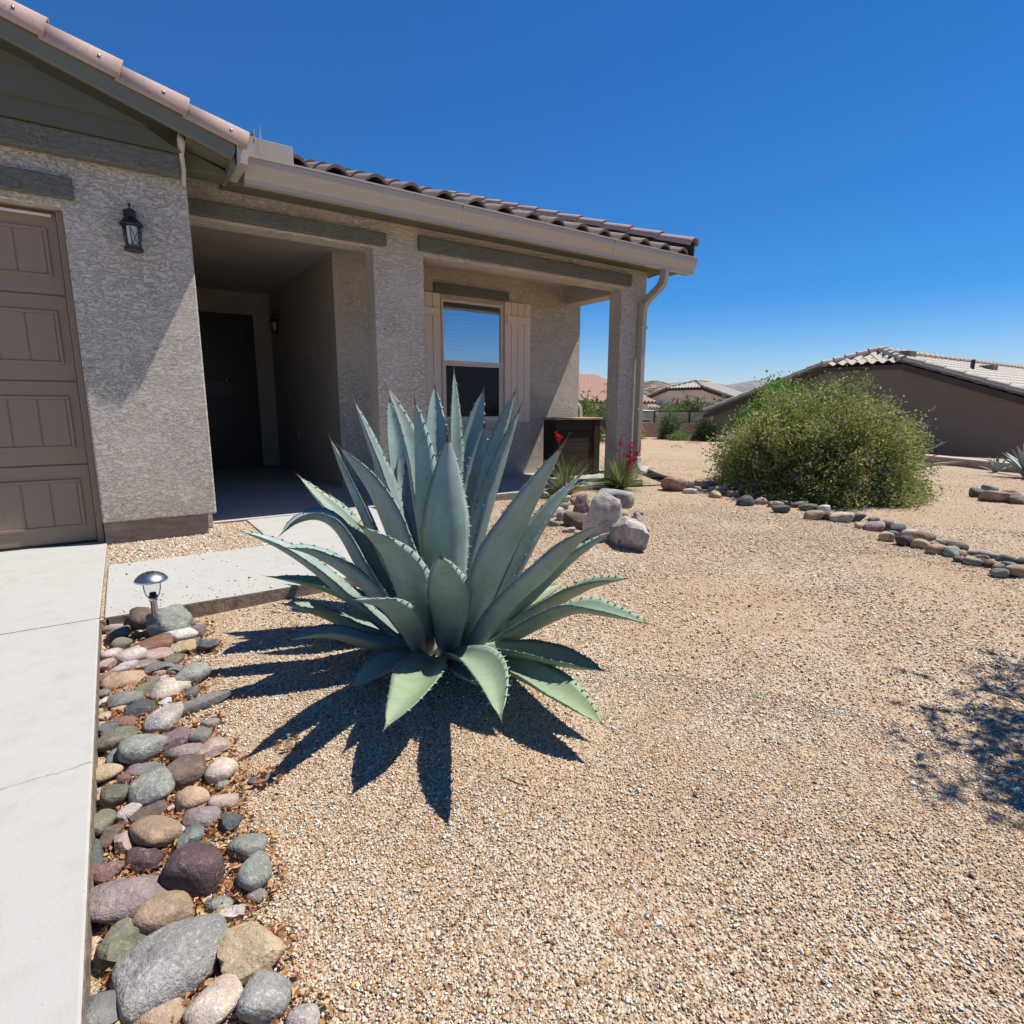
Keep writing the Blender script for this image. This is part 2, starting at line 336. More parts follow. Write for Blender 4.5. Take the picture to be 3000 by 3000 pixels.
LEAVES=[([[1.183,2.225,-0.033],[1.144,2.152,0.348],[1.127,2.104,0.631],[1.137,2.105,0.94]],0.185,0),([[1.113,2.094,-0.004],[1.001,1.867,0.291],[0.836,1.613,0.577]],0.15,0),([[1.042,2.196,-0.045],[0.938,2.046,0.23],[0.814,1.915,0.477],[0.612,1.755,0.681]],0.15,0),([[1.027,2.203,-0.045],[0.884,1.982,0.168],[0.713,1.775,0.368],[0.527,1.585,0.49]],0.11,0),([[1.218,2.115,-0.026],[1.184,1.872,0.326],[1.195,1.682,0.613],[1.243,1.475,0.943]],0.155,0),([[1.372,2.214,-0.045],[1.559,2.193,0.271],[1.716,2.165,0.516],[1.893,2.115,0.729]],0.135,0),([[1.197,2.035,-0.009],[1.223,1.804,0.255],[1.259,1.599,0.443],[1.309,1.494,0.57],[1.355,1.396,0.662]],0.125,0),([[1.306,2.13,-0.045],[1.463,1.961,0.205],[1.571,1.807,0.405],[1.666,1.651,0.553]],0.125,0),([[1.353,2.162,-0.045],[1.473,1.937,0.129],[1.569,1.722,0.296],[1.62,1.521,0.384]],0.125,0),([[1.31,2.072,-0.045],[1.353,1.812,0.139],[1.391,1.593,0.274],[1.405,1.407,0.314],[1.438,1.249,0.321]],0.115,0),([[1.458,2.329,-0.045],[1.683,2.32,0.005],[2.009,2.359,0.079]],0.13,0),([[1.196,2.033,-0.019],[1.245,1.748,0.075],[1.286,1.507,0.117],[1.338,1.351,0.136]],0.125,0),([[1.161,1.996,-0.019],[1.167,1.638,0.062],[1.182,1.381,0.063],[1.198,1.205,0.045]],0.13,0),([[1.071,2.005,0.018],[0.972,1.636,0.164],[0.868,1.353,0.236],[0.787,1.182,0.215]],0.105,10),([[1.018,2.039,0.007],[0.856,1.797,0.083],[0.714,1.596,0.127],[0.568,1.472,0.116]],0.145,0),([[1.033,2.141,-0.041],[0.877,2.073,-0.002],[0.755,2.035,0.004],[0.655,2.036,-0.024]],0.13,0),([[1.077,1.996,-0.003],[1.029,1.789,0.029],[0.978,1.589,0.083]],0.11,0),([[1.048,2.248,-0.045],[0.826,2.24,0.037],[0.646,2.26,0.118],[0.483,2.288,0.125]],0.115,0),([[1.058,2.352,-0.045],[0.874,2.577,-0.045],[0.749,2.754,-0.045]],0.1,0),([[1.052,2.365,-0.045],[0.831,2.401,0.049],[0.657,2.387,0.167],[0.475,2.291,0.281]],0.12,0),([[1.117,2.474,-0.045],[0.959,2.647,0.054],[0.763,2.747,0.172],[0.536,2.847,0.242]],0.125,0),([[1.018,2.339,-0.034],[0.823,2.396,0.169],[0.663,2.485,0.346],[0.529,2.541,0.458],[0.388,2.594,0.534]],0.105,0),([[1.024,2.218,-0.004],[0.861,2.224,0.235],[0.728,2.25,0.381],[0.604,2.282,0.47],[0.51,2.28,0.504]],0.12,0),([[1.072,2.55,-0.03],[0.949,2.663,0.257],[0.871,2.734,0.441],[0.783,2.749,0.516],[0.681,2.757,0.51],[0.579,2.716,0.456]],0.13,0),([[1.122,2.513,-0.042],[1.034,2.689,0.197],[0.94,2.831,0.427],[0.835,2.912,0.573],[0.753,2.998,0.7]],0.12,0),([[1.195,2.704,-0.045],[1.158,2.967,0.164],[1.098,3.174,0.347],[1.025,3.39,0.535]],0.12,0),([[1.157,2.557,-0.012],[1.034,2.705,0.375],[0.932,2.769,0.677],[0.855,2.788,0.906]],0.11,15),([[1.067,2.203,0.062],[0.948,2.177,0.406],[0.838,2.197,0.706],[0.707,2.209,0.904]],0.15,0),([[1.22,2.516,0.001],[1.15,2.66,0.42],[1.083,2.756,0.755],[0.992,2.822,1.095]],0.14,15),([[1.191,2.373,0.102],[1.178,2.483,0.547],[1.142,2.521,0.878],[1.069,2.571,1.151]],0.125,0),([[1.321,2.69,-0.019],[1.305,2.939,0.491],[1.296,3.025,0.845],[1.293,3.084,1.097]],0.12,0),([[1.293,2.578,-0.045],[1.273,2.77,0.303],[1.312,2.929,0.742]],0.12,0),([[1.127,2.224,0.065],[1.085,2.253,0.503],[1.087,2.276,0.828],[1.081,2.301,1.087]],0.13,0),([[1.334,2.57,0.042],[1.416,2.766,0.615],[1.466,2.859,0.903],[1.512,2.95,1.173]],0.125,0),([[1.331,2.456,0.075],[1.442,2.634,0.655],[1.473,2.676,0.936],[1.51,2.72,1.249]],0.1,60),([[1.385,2.529,0.016],[1.543,2.661,0.536],[1.638,2.731,0.864],[1.73,2.77,1.157]],0.135,0),([[1.383,2.473,0.034],[1.501,2.552,0.476],[1.558,2.567,0.719],[1.605,2.566,0.965]],0.12,40),([[1.365,2.416,0.001],[1.503,2.432,0.496],[1.608,2.419,0.868],[1.663,2.366,1.134]],0.14,0),([[1.257,2.249,0.027],[1.371,2.24,0.446],[1.468,2.208,0.769],[1.533,2.141,1.055]],0.15,0),([[1.446,2.406,-0.045],[1.622,2.417,0.247],[1.825,2.411,0.572],[1.916,2.399,0.74]],0.12,0),([[1.36,2.287,-0.034],[1.486,2.236,0.235],[1.619,2.178,0.549],[1.662,2.12,0.696]],0.12,0)]
STONES=[(0.03,3.397,-0.04,0.079,0.083,0.055,0.24,'brown','o','drive'),(0.153,3.2,-0.029,0.154,0.108,0.071,-0.83,'sage','a','drive'),(-0.093,3.417,-0.063,0.07,0.036,0.024,0.0,'pink','l','drive'),(-0.07,3.292,-0.059,0.054,0.044,0.029,0.12,'grey','o','drive'),(-0.067,3.128,-0.057,0.046,0.049,0.031,-1.18,'olive','o','drive'),(0.175,3.08,-0.052,0.075,0.061,0.039,-1.18,'white','o','drive'),(0.247,3.125,-0.061,0.039,0.04,0.026,-1.41,'purple','a','drive'),(0.062,3.023,-0.057,0.091,0.087,0.032,0.09,'rust','o','drive'),(0.011,3.282,-0.071,0.02,0.02,0.013,-0.61,'cream','a','drive'),(0.166,2.955,-0.066,0.048,0.054,0.02,0.07,'gold','a','drive'),(0.267,2.915,-0.064,0.046,0.058,0.022,0.18,'slate','a','drive'),(0.224,2.999,-0.07,0.024,0.037,0.014,-0.61,'grey','a','drive'),(0.071,2.917,-0.065,0.064,0.056,0.021,0.17,'pink','l','drive'),(-0.105,3.027,-0.063,0.043,0.064,0.023,-0.61,'speckled','o','drive'),(-0.027,2.94,-0.058,0.056,0.083,0.03,-1.0,'speckled','o','drive'),(-0.114,2.91,-0.063,0.038,0.057,0.023,-1.0,'pink','a','drive'),(-0.064,2.83,-0.063,0.04,0.061,0.023,-0.61,'speckled','o','drive'),(0.009,2.839,-0.07,0.051,0.037,0.014,-0.23,'mauve','o','drive'),(0.052,2.752,-0.066,0.062,0.052,0.02,0.15,'grey','a','drive'),(0.064,2.713,-0.069,0.035,0.038,0.015,-0.09,'salmon','o','drive'),(0.123,2.825,-0.068,0.036,0.042,0.016,-0.61,'olive','o','drive'),(0.113,2.696,-0.067,0.029,0.044,0.018,-0.61,'grey','o','drive'),(0.163,2.559,-0.053,0.059,0.089,0.037,-0.96,'sage','o','drive'),(-0.053,2.714,-0.064,0.088,0.057,0.022,0.15,'tan','l','drive'),(-0.121,2.773,-0.066,0.033,0.05,0.02,-0.98,'red','o','drive'),(0.033,2.637,-0.07,0.025,0.033,0.013,-0.61,'mauve','o','drive'),(0.073,2.657,-0.072,0.017,0.025,0.01,-0.61,'cream','o','drive'),(0.079,2.503,-0.058,0.06,0.075,0.031,-0.96,'cream','o','drive'),(-0.132,2.629,-0.07,0.028,0.034,0.014,-0.61,'grey','o','drive'),(-0.063,2.503,-0.061,0.062,0.063,0.026,0.02,'grey','o','drive'),(0.001,2.556,-0.064,0.035,0.052,0.022,-0.61,'olive','a','drive'),(0.158,2.441,-0.068,0.029,0.041,0.017,0.01,'grey','o','drive'),(-0.131,2.547,-0.07,0.021,0.032,0.013,-0.61,'white','a','drive'),(-0.021,2.391,-0.063,0.05,0.057,0.024,-0.12,'slate','a','drive'),(0.061,2.412,-0.072,0.027,0.027,0.012,-0.61,'white','a','drive'),(-0.082,2.45,-0.07,0.026,0.032,0.013,-0.61,'gold','a','drive'),(-0.123,2.428,-0.072,0.023,0.026,0.011,-0.61,'pink','o','drive'),(0.048,2.255,-0.057,0.067,0.072,0.032,-0.77,'speckled','o','drive'),(0.136,2.307,-0.065,0.034,0.163,0.021,-1.3,'grey','o','drive'),(0.182,2.162,-0.071,0.031,0.028,0.013,-0.61,'grey','o','drive'),(-0.065,2.334,-0.07,0.045,0.032,0.014,-0.78,'red','l','drive'),(-0.119,2.307,-0.068,0.032,0.039,0.017,-0.01,'slate','a','drive'),(-0.092,2.202,-0.06,0.068,0.061,0.027,-0.23,'olive','o','drive'),(-0.02,2.084,-0.053,0.07,0.082,0.038,0.15,'sage','o','drive'),(0.068,2.092,-0.06,0.052,0.061,0.028,-0.61,'purple','a','drive'),(0.14,2.078,-0.065,0.041,0.046,0.021,-0.45,'grey','o','drive'),(-0.093,2.091,-0.067,0.031,0.038,0.017,-0.61,'teal','o','drive'),(0.082,1.995,-0.065,0.058,0.044,0.021,-0.76,'mauve','o','drive'),(0.168,1.964,-0.061,0.044,0.055,0.027,-1.15,'pink','a','drive'),(0.177,1.822,-0.06,0.05,0.055,0.027,-0.2,'cream','o','drive'),(-0.116,2.011,-0.066,0.04,0.042,0.02,-0.45,'gold','o','drive'),(-0.044,1.984,-0.07,0.034,0.03,0.014,-0.06,'purple','a','drive'),(0.001,1.946,-0.068,0.042,0.033,0.016,-0.32,'grey','a','drive'),(0.082,1.861,-0.058,0.055,0.063,0.031,-0.75,'brown','o','drive'),(-0.007,1.826,-0.056,0.065,0.066,0.033,-0.09,'sage','o','drive'),(-0.095,1.864,-0.063,0.045,0.047,0.023,-0.08,'olive','o','drive'),(0.079,1.73,-0.063,0.044,0.047,0.024,-1.3,'tan','o','drive'),(0.156,1.665,-0.066,0.041,0.037,0.019,-0.11,'pink','o','drive'),(-0.068,1.769,-0.068,0.026,0.032,0.016,-0.88,'speckled','o','drive'),(-0.019,1.736,-0.068,0.04,0.031,0.016,0.17,'brown','a','drive'),(-0.126,1.764,-0.066,0.031,0.046,0.019,-0.61,'olive','o','drive'),(-0.015,1.634,-0.057,0.051,0.077,0.032,0.36,'tan','o','drive'),(0.093,1.629,-0.065,0.052,0.039,0.021,-0.4,'mauve','o','drive'),(0.16,1.565,-0.067,0.03,0.033,0.018,-0.61,'slate','a','drive'),(0.041,1.618,-0.074,0.013,0.057,0.008,-0.74,'cream','l','drive'),(0.067,1.565,-0.067,0.035,0.035,0.019,-0.13,'teal','a','drive'),(0.061,1.411,-0.037,0.069,0.066,0.06,-0.61,'darkpurple','o','drive'),(0.177,1.446,-0.064,0.049,0.039,0.022,-0.73,'sage','o','drive'),(0.174,1.332,-0.06,0.045,0.05,0.028,0.1,'sage','o','drive'),(-0.044,1.548,-0.067,0.049,0.033,0.018,-0.48,'darkpurple','a','drive'),(-0.144,1.628,-0.071,0.021,0.052,0.013,-0.12,'slate','a','drive'),(-0.116,1.551,-0.068,0.036,0.032,0.017,-0.24,'red','a','drive'),(-0.072,1.414,-0.054,0.085,0.064,0.036,0.0,'mauve','o','drive'),(-0.015,1.328,-0.058,0.068,0.052,0.03,0.05,'tan','o','drive'),(0.072,1.341,-0.073,0.016,0.016,0.01,-0.17,'white','o','drive'),(0.091,1.302,-0.072,0.032,0.02,0.012,-0.49,'sage','o','drive'),(0.113,1.255,-0.071,0.026,0.022,0.013,-0.39,'speckled','a','drive'),(-0.003,1.179,-0.045,0.107,0.081,0.049,0.12,'biggrey','o','drive'),(-0.104,1.29,-0.061,0.042,0.045,0.026,-0.49,'olive','a','drive'),(0.126,1.119,-0.053,0.067,0.061,0.038,-0.05,'gold','a','drive'),(-0.11,1.158,-0.063,0.051,0.038,0.023,-0.16,'grey','a','drive'),(-0.044,1.094,-0.067,0.054,0.029,0.018,-0.61,'tan','o','drive'),(0.047,1.047,-0.06,0.051,0.044,0.027,0.29,'cream','o','drive'),(0.134,1.005,-0.059,0.047,0.046,0.029,-0.61,'biggrey','o','drive'),(0.182,0.936,-0.069,0.034,0.024,0.016,-0.61,'speckled','o','drive'),(0.17,1.276,-0.071,0.019,0.02,0.012,-0.61,'grey','a','drive'),(-0.111,1.691,-0.069,0.024,0.045,0.015,-0.61,'brown','o','drive'),(-0.077,1.639,-0.068,0.027,0.037,0.017,-0.12,'pink','a','drive'),(-0.075,1.956,-0.072,0.022,0.024,0.012,-0.61,'red','a','drive'),(-0.082,2.455,-0.071,0.023,0.029,0.012,-0.61,'cream','o','drive'),(0.038,1.736,-0.074,0.014,0.039,0.009,-1.11,'pink','l','drive'),(-0.029,1.408,-0.072,0.017,0.029,0.01,-0.61,'brown','o','drive'),(0.247,1.731,-0.074,0.018,0.015,0.008,-0.61,'slate','a','drive'),(0.289,1.711,-0.073,0.015,0.022,0.009,-0.61,'grey','a','drive'),(0.164,1.76,-0.073,0.021,0.02,0.01,-0.1,'sage','a','drive'),(0.379,1.857,-0.074,0.014,0.021,0.009,-0.61,'brown','o','drive'),(6.29,5.117,0.012,0.156,0.164,0.127,-0.15,'salmon','o','row'),(6.513,5.077,-0.035,0.085,0.081,0.063,-0.61,'olive','o','row'),(6.861,5.211,-0.036,0.074,0.079,0.062,-1.46,'tan','a','row'),(6.757,4.964,-0.03,0.088,0.089,0.069,-0.61,'mauve','o','row'),(6.171,4.806,-0.048,0.099,0.058,0.045,-0.85,'white','o','row'),(6.515,4.965,-0.056,0.039,0.043,0.033,-0.61,'tan','o','row'),(6.478,4.873,-0.059,0.033,0.046,0.029,-0.61,'white','o','row'),(6.621,4.776,-0.051,0.057,0.051,0.04,-0.61,'white','o','row'),(6.939,4.933,-0.05,0.053,0.053,0.041,-1.53,'tan','a','row'),(6.5,4.537,-0.032,0.1,0.086,0.067,-1.36,'cream','o','row'),(6.12,4.371,-0.035,0.072,0.1,0.063,-0.61,'gold','o','row'),(6.419,4.455,-0.032,0.093,0.086,0.067,-1.06,'grey','o','row'),(6.388,4.291,-0.043,0.098,0.067,0.052,-0.61,'pink','o','row'),(6.632,4.328,-0.05,0.105,0.054,0.042,-0.85,'grey','o','row'),(5.985,3.863,-0.037,0.108,0.077,0.06,-0.85,'slate','o','row'),(6.431,4.068,-0.04,0.089,0.072,0.056,-1.06,'tan','o','row'),(6.189,3.79,-0.045,0.084,0.062,0.048,-0.61,'pink','o','row'),(6.553,3.959,-0.049,0.1,0.055,0.043,-0.85,'sage','o','row'),(6.187,3.601,-0.05,0.093,0.054,0.042,-0.61,'tan','o','row'),(5.932,3.387,-0.048,0.111,0.057,0.044,-0.61,'slate','o','row'),(6.356,3.567,-0.055,0.07,0.045,0.035,-0.61,'brown','o','row'),(6.376,3.445,-0.052,0.098,0.051,0.039,-0.61,'grey','o','row'),(6.299,3.295,-0.051,0.102,0.052,0.041,-0.85,'olive','o','row'),(6.336,3.144,-0.048,0.063,0.058,0.045,-1.53,'white','o','row'),(5.799,2.964,-0.041,0.1,0.07,0.054,-0.61,'tan','o','row'),(5.926,2.903,-0.045,0.056,0.085,0.049,-0.61,'slate','o','row'),(5.917,2.758,-0.039,0.115,0.074,0.058,-0.61,'cream','o','row'),(6.085,2.679,-0.047,0.078,0.058,0.045,-0.61,'slate','o','row'),(5.729,2.483,-0.055,0.054,0.044,0.034,-0.61,'gold','o','row'),(5.739,2.375,-0.046,0.091,0.061,0.047,-1.06,'pink','o','row'),(6.165,2.553,-0.055,0.065,0.044,0.034,-0.61,'grey','o','row'),(5.873,2.309,-0.041,0.073,0.069,0.054,-0.61,'mauve','o','row'),(5.756,2.173,-0.04,0.07,0.072,0.056,-1.23,'slate','o','row'),(5.405,2.128,-0.047,0.062,0.059,0.046,-0.85,'gold','o','row'),(5.599,2.151,-0.057,0.05,0.041,0.032,-0.61,'teal','o','row'),(5.343,1.953,-0.043,0.085,0.066,0.051,-0.36,'darkpurple','o','row'),(5.737,2.073,-0.051,0.072,0.051,0.04,-1.06,'cream','o','row'),(5.322,1.834,-0.047,0.07,0.06,0.046,-1.23,'gold','o','row'),(5.636,1.921,-0.045,0.087,0.063,0.049,-1.06,'tan','o','row'),(5.208,1.675,-0.046,0.088,0.061,0.048,-0.85,'tan','o','row'),(5.499,1.812,-0.063,0.05,0.03,0.023,-0.61,'grey','o','row'),(5.19,1.591,-0.046,0.056,0.06,0.047,0.14,'sage','a','row'),(5.622,1.786,-0.059,0.067,0.037,0.029,-0.61,'sage','o','row'),(5.489,1.643,-0.049,0.085,0.055,0.042,-1.06,'brown','o','row'),(5.075,1.485,-0.061,0.045,0.035,0.027,-0.61,'brown','o','row'),(5.302,1.547,-0.06,0.039,0.036,0.028,-0.61,'tan','o','row'),(5.064,1.399,-0.057,0.068,0.042,0.032,-0.85,'sage','o','row'),(5.41,1.514,-0.064,0.056,0.028,0.022,-1.06,'grey','o','row'),(5.359,1.432,-0.067,0.046,0.024,0.018,-1.06,'purple','o','row'),(5.105,1.333,-0.057,0.047,0.041,0.032,-0.61,'brown','o','row'),(5.425,1.406,-0.061,0.08,0.034,0.026,-1.36,'sage','o','row'),(5.103,1.27,-0.066,0.046,0.026,0.02,-0.61,'teal','o','row'),(4.903,1.204,-0.058,0.058,0.039,0.03,-0.85,'sage','o','row'),(5.367,1.299,-0.056,0.06,0.042,0.033,-1.06,'slate','a','row'),(5.204,1.233,-0.062,0.055,0.032,0.025,-0.61,'grey','o','row'),(5.017,1.145,-0.05,0.081,0.054,0.042,-0.36,'tan','o','row'),(5.39,1.216,-0.061,0.044,0.034,0.027,-0.61,'darkpurple','o','row'),(9.09,2.589,-0.036,0.076,0.114,0.061,-0.61,'slate','o','trio'),(8.796,2.322,-0.026,0.172,0.105,0.075,-0.75,'salmon','o','trio'),(8.852,2.142,-0.028,0.091,0.1,0.072,-0.61,'mauve','a','trio'),(9.844,2.661,-0.044,0.122,0.069,0.049,-0.23,'sage','o','trio'),(9.616,2.414,-0.055,0.093,0.048,0.034,-1.06,'brown','o','trio'),(9.055,2.103,-0.048,0.056,0.084,0.045,-0.61,'tan','o','trio'),(3.423,3.199,0.022,0.166,0.092,0.142,-1.53,'rockpink','r','heap'),(3.396,3.505,0.092,0.153,0.107,0.24,-0.61,'rockpink','r','heap'),(3.503,3.972,-0.022,0.1,0.204,0.08,0.14,'brown','o','heap'),(4.073,4.561,-0.003,0.098,0.069,0.107,-0.61,'purple','r','heap'),(3.637,4.332,-0.035,0.097,0.086,0.062,0.24,'sage','o','heap'),(3.76,4.625,-0.039,0.072,0.209,0.057,-1.06,'cream','o','heap'),(3.338,4.142,-0.05,0.077,0.059,0.042,-0.85,'sage','o','heap'),(4.038,4.813,-0.046,0.059,0.079,0.047,-0.61,'grey','o','heap'),(4.368,5.228,-0.042,0.066,0.099,0.053,-1.06,'white','a','heap'),(4.387,5.63,-0.041,0.087,0.075,0.054,-1.06,'cream','o','heap'),(4.249,4.129,-0.04,0.069,0.089,0.055,-0.61,'tan','o','heap'),(3.995,3.673,-0.027,0.058,0.041,0.074,0.14,'rockpink','r','heap'),(4.243,4.507,-0.031,0.102,0.044,0.069,0.32,'rockpink','r','heap'),(4.402,4.961,-0.042,0.122,0.073,0.052,-0.85,'tan','o','heap'),(4.163,4.353,-0.043,0.066,0.072,0.052,-1.06,'tan','a','heap'),(3.819,3.773,-0.05,0.058,0.059,0.042,0.01,'brown','a','heap'),(3.833,3.446,-0.043,0.061,0.033,0.052,-1.06,'rockpink','r','heap'),(3.397,3.248,-0.058,0.058,0.042,0.03,-0.61,'tan','a','heap'),(3.361,3.626,-0.05,0.064,0.027,0.042,-1.06,'rockpink','r','heap'),(4.392,4.054,-0.053,0.055,0.053,0.038,-0.61,'biggrey','a','heap'),(3.306,3.872,-0.056,0.056,0.046,0.033,-0.61,'speckled','a','heap'),(3.806,3.814,0.203,0.199,0.122,0.087,-1.31,'biggrey','o','heap')]

# ================================================================ THE SETTING
def slab(name, poly, z0, z1, bevel=.008):
    mb = MB().prism(poly, z0, z1, 'z')
    me = bpy.data.meshes.new(name); me.from_pydata(mb.v, [], mb.f)
    bm = bmesh.new(); bm.from_mesh(me); bmesh.ops.recalc_face_normals(bm, faces=bm.faces)
    for f in bm.faces: f.material_index = 0 if f.normal.z > .5 else 1
    bm.to_mesh(me); bm.free(); me.materials.append(M['concrete']); me.materials.append(M['edge'])
    o = bpy.data.objects.new(name, me)
    b = o.modifiers.new('bevel', 'BEVEL'); b.width = bevel; b.segments = 2
    return link(o, kind='structure')
slab('driveway', [(-7, -8), (-.145, -8), (-.145, 3.405), (-7, 3.405)], -.14, 0)
slab('driveway_apron', [(-7, 3.412), (-.145, 3.412), (-.115, 5.44), (-7, 5.44)], -.14, 0)
slab('sidewalk', [(-.128, 3.40), (2.15, 3.40), (2.15, 4.545), (-.112, 4.545)], -.14, 0)
slab('walkway', [(.945, 4.552), (2.15, 4.552), (2.15, 5.70), (.945, 5.70)], -.14, -.001)
slab('porch_slab', [(.62, 5.71), (6.27, 5.71), (6.27, 10.9), (.62, 10.9)], -.14, .003)
def gh(x, y):
    """height of the open ground"""
    def ss(t): t = np.clip(t, 0, 1); return t*t*(3-2*t)
    r = np.hypot(x, y)
    z = -.08+0*x
    # the lot falls away beyond the far edge of the yard
    d = (x-16.3)*.92+(y-11)*.0
    z = z-1.35*ss((x-16.4)/1.3)*ss((y+12)/6.)-1.2*ss((y-17.5)/2.5)*(x < 16.4)
    z = z-4.5*ss((r-45)/200.)
    z = z+(.012*np.sin(x*2.1+.7)*np.sin(y*1.7+.3)+.008*np.sin(x*4.3+y*3.1))*ss((r-.6)/1.5)*(r < 30)
    z = z+.03*np.exp(-((x-1.17)**2+(y-2.28)**2)/.35)
    return z
gx = np.concatenate([-np.geomspace(3000, 9, 26), np.arange(-8, 22, .16), np.geomspace(22.2, 3000, 34)])
gy = np.concatenate([-np.geomspace(3000, 9, 22), np.arange(-8, 22, .16), np.geomspace(22.2, 3000, 34)])
X_, Y_ = np.meshgrid(gx, gy, indexing='ij'); Z_ = gh(X_, Y_)
vs = np.stack([X_, Y_, Z_], -1).reshape(-1, 3); nx, ny = X_.shape
i, j = np.meshgrid(np.arange(nx-1), np.arange(ny-1), indexing='ij'); a = (i*ny+j).ravel()
fs = np.stack([a, a+ny, a+ny+1, a+1], -1)
link(npmesh('ground', vs, fs, None, M['gravel'], True), kind='structure')
MB().box(-.147, -.11, 3.40, 5.42, -.1, -.012).build('gravel_joint', M['gravel'], kind='structure')
mb = MB().box(-.11, .94, 4.55, 5.70, -.06, -.014); mb.build('gravel_bed', M['gravel'], kind='structure')

def hillmat(name, lo, hi, veg, vscale, bumpd):
    mt, nt, b = newmat(name, 1, .05); v = worldpos(nt)
    n = noise(nt, v, vscale, 4, .7); n2 = noise(nt, v, vscale*.12, 5, .6)
    c = ramp(nt, n2, [(.3, lo), (.7, hi)]); c = mixc(nt, c, veg, ramp(nt, n, [(.45, 0.), (.55, 1.)]))
    nt.links.new(c, b.inputs['Base Color']); bump(nt, b, n2, 1, bumpd); return mt
def ridge(name, prof, D, depth, mat, rough, zbase, seed):
    xs = np.linspace(prof[0][0], prof[-1][0], 260); az = []; te = []
    px_ = np.array([p[0] for p in prof]); py_ = np.array([p[1] for p in prof]); ys = np.interp(xs, px_, py_)
    vv = []; nv = 22
    for x, y in zip(xs, ys):
        d = fw+rt*((x-1500)/F)-up*((y-1500)/F); h = math.hypot(d.x, d.y); zt = CAMH+d.z/h*D
        for q in range(nv):
            t = q/(nv-1)*2-1; dist = D+t*depth
            z = zbase+(zt-zbase)*max(0, 1-abs(t))**.8
            z += rough*(mnoise.fractal(Vector((d.x/h*dist/(depth*.45)+seed, d.y/h*dist/(depth*.45), 0)), 1, 2, 6))*(1-abs(t))**.4*(0.35 if abs(t) < .05 else 1)
            vv.append((d.x/h*dist, d.y/h*dist, z))
    n = len(xs); i, j = np.meshgrid(np.arange(n-1), np.arange(nv-1), indexing='ij'); a = (i*nv+j).ravel()
    return link(npmesh(name, np.array(vv), np.stack([a, a+nv, a+nv+1, a+1], -1), None, mat, True), kind='structure')
ridge('shrubby_hill', [(1200, 1150), (1600, 1122), (1895, 1113), (1925, 1112), (1960, 1119), (2010, 1133), (2080, 1145), (2160, 1150), (2260, 1156), (2500, 1162), (3200, 1164)], 420, 130,
      hillmat('hill_scrub', (.24, .16, .125), (.32, .22, .17), (.05, .055, .035), .17, 2), .9, -8, 3)
ridge('far_mountains', [(1300, 1120), (1700, 1128), (1960, 1122), (2000, 1116), (2030, 1112), (2075, 1116), (2130, 1123), (2170, 1116), (2212, 1107), (2250, 1112), (2300, 1110), (2500, 1120), (2700, 1112), (2860, 1104), (2930, 1091), (2960, 1088), (3000, 1094), (3300, 1085), (3800, 1110)], 5200, 1500,
      hillmat('mountain_rock', (.22, .16, .14), (.34, .25, .2), (.13, .12, .09), .02, 60), 40, -40, 11)

# ================================================================ roof tiles
def tiles(mb, O, U, S, width, length, period=.35, course=.38, th=.016, hb=.085, clip=None, seg=10, jit=0.):
    O, U, S = Vector(O), Vector(U).normalized(), Vector(S).normalized(); Nn = U.cross(S).normalized()
    if Nn.z < 0: Nn = -Nn
    nper = int(round(width/period)); nc = int(math.ceil(length/course)); n = nper*seg
    def prof(u):
        u = u % 1.
        return hb*(math.sin(math.pi*u/.62)**.75 if u < .62 else -.36*math.sin(math.pi*(u-.62)/.38))
    for cidx in range(nc):
        s0 = cidx*course; s1 = min(s0+course+.05, length+.05)
        js = [random.uniform(-jit, jit) for _ in range(nper+1)]
        rows = []
        for (s_, lift, kk) in ((s0, .028, 1), (s0, .028-th, 0), (s1, .004-th, 0), (s1, .004, 1)):
            rw = []
            for i in range(n+1):
                u = i/seg; w = prof(u); jj = js[min(i//seg, nper)]
                rw.append(O+U*(u*period)+S*(s_+jj)+Nn*(w+lift))
            rows.append(rw)
        vs = [v for rw in rows for v in rw]; fs = []
        for i in range(n):
            if clip:
                cpt = (rows[0][i]+rows[3][i+1])*.5
                if not clip(cpt): continue
            k = n+1
            fs += [(i, i+1, 3*k+i+1, 3*k+i), (k+i, 2*k+i, 2*k+i+1, k+i+1), (i, k+i, k+i+1, i+1)]
        mb.add(vs, fs)
    return mb
def barrel(mb, A, B, r0, r1, upv=(0, 0, 1), arc=R(215), th=.014, n=14, skew=0):
    """open barrel tile from its lower end A (radius r0) to its upper end B (r1)"""
    A, B = Vector(A), Vector(B); T = (B-A).normalized(); W = T.cross(Vector(upv)).normalized(); K = W.cross(T).normalized()
    vs = []
    for P, r in ((A, r0), (A, r0-th), (B, r1-th), (B, r1)):
        for i in range(n+1):
            a = -arc/2+arc*i/n+skew
            vs.append(P+(W*math.sin(a)+K*math.cos(a))*r)
    k = n+1; fs = []
    for i in range(n): fs += [(i, i+1, 3*k+i+1, 3*k+i), (k+i, 2*k+i, 2*k+i+1, k+i+1), (i, k+i, k+i+1, i+1), (2*k+i, 3*k+i, 3*k+i+1, 2*k+i+1)]
    fs += [(0, 3*k, 2*k, k), (n, k+n, 2*k+n, 3*k+n)]
    return mb.add(vs, fs)

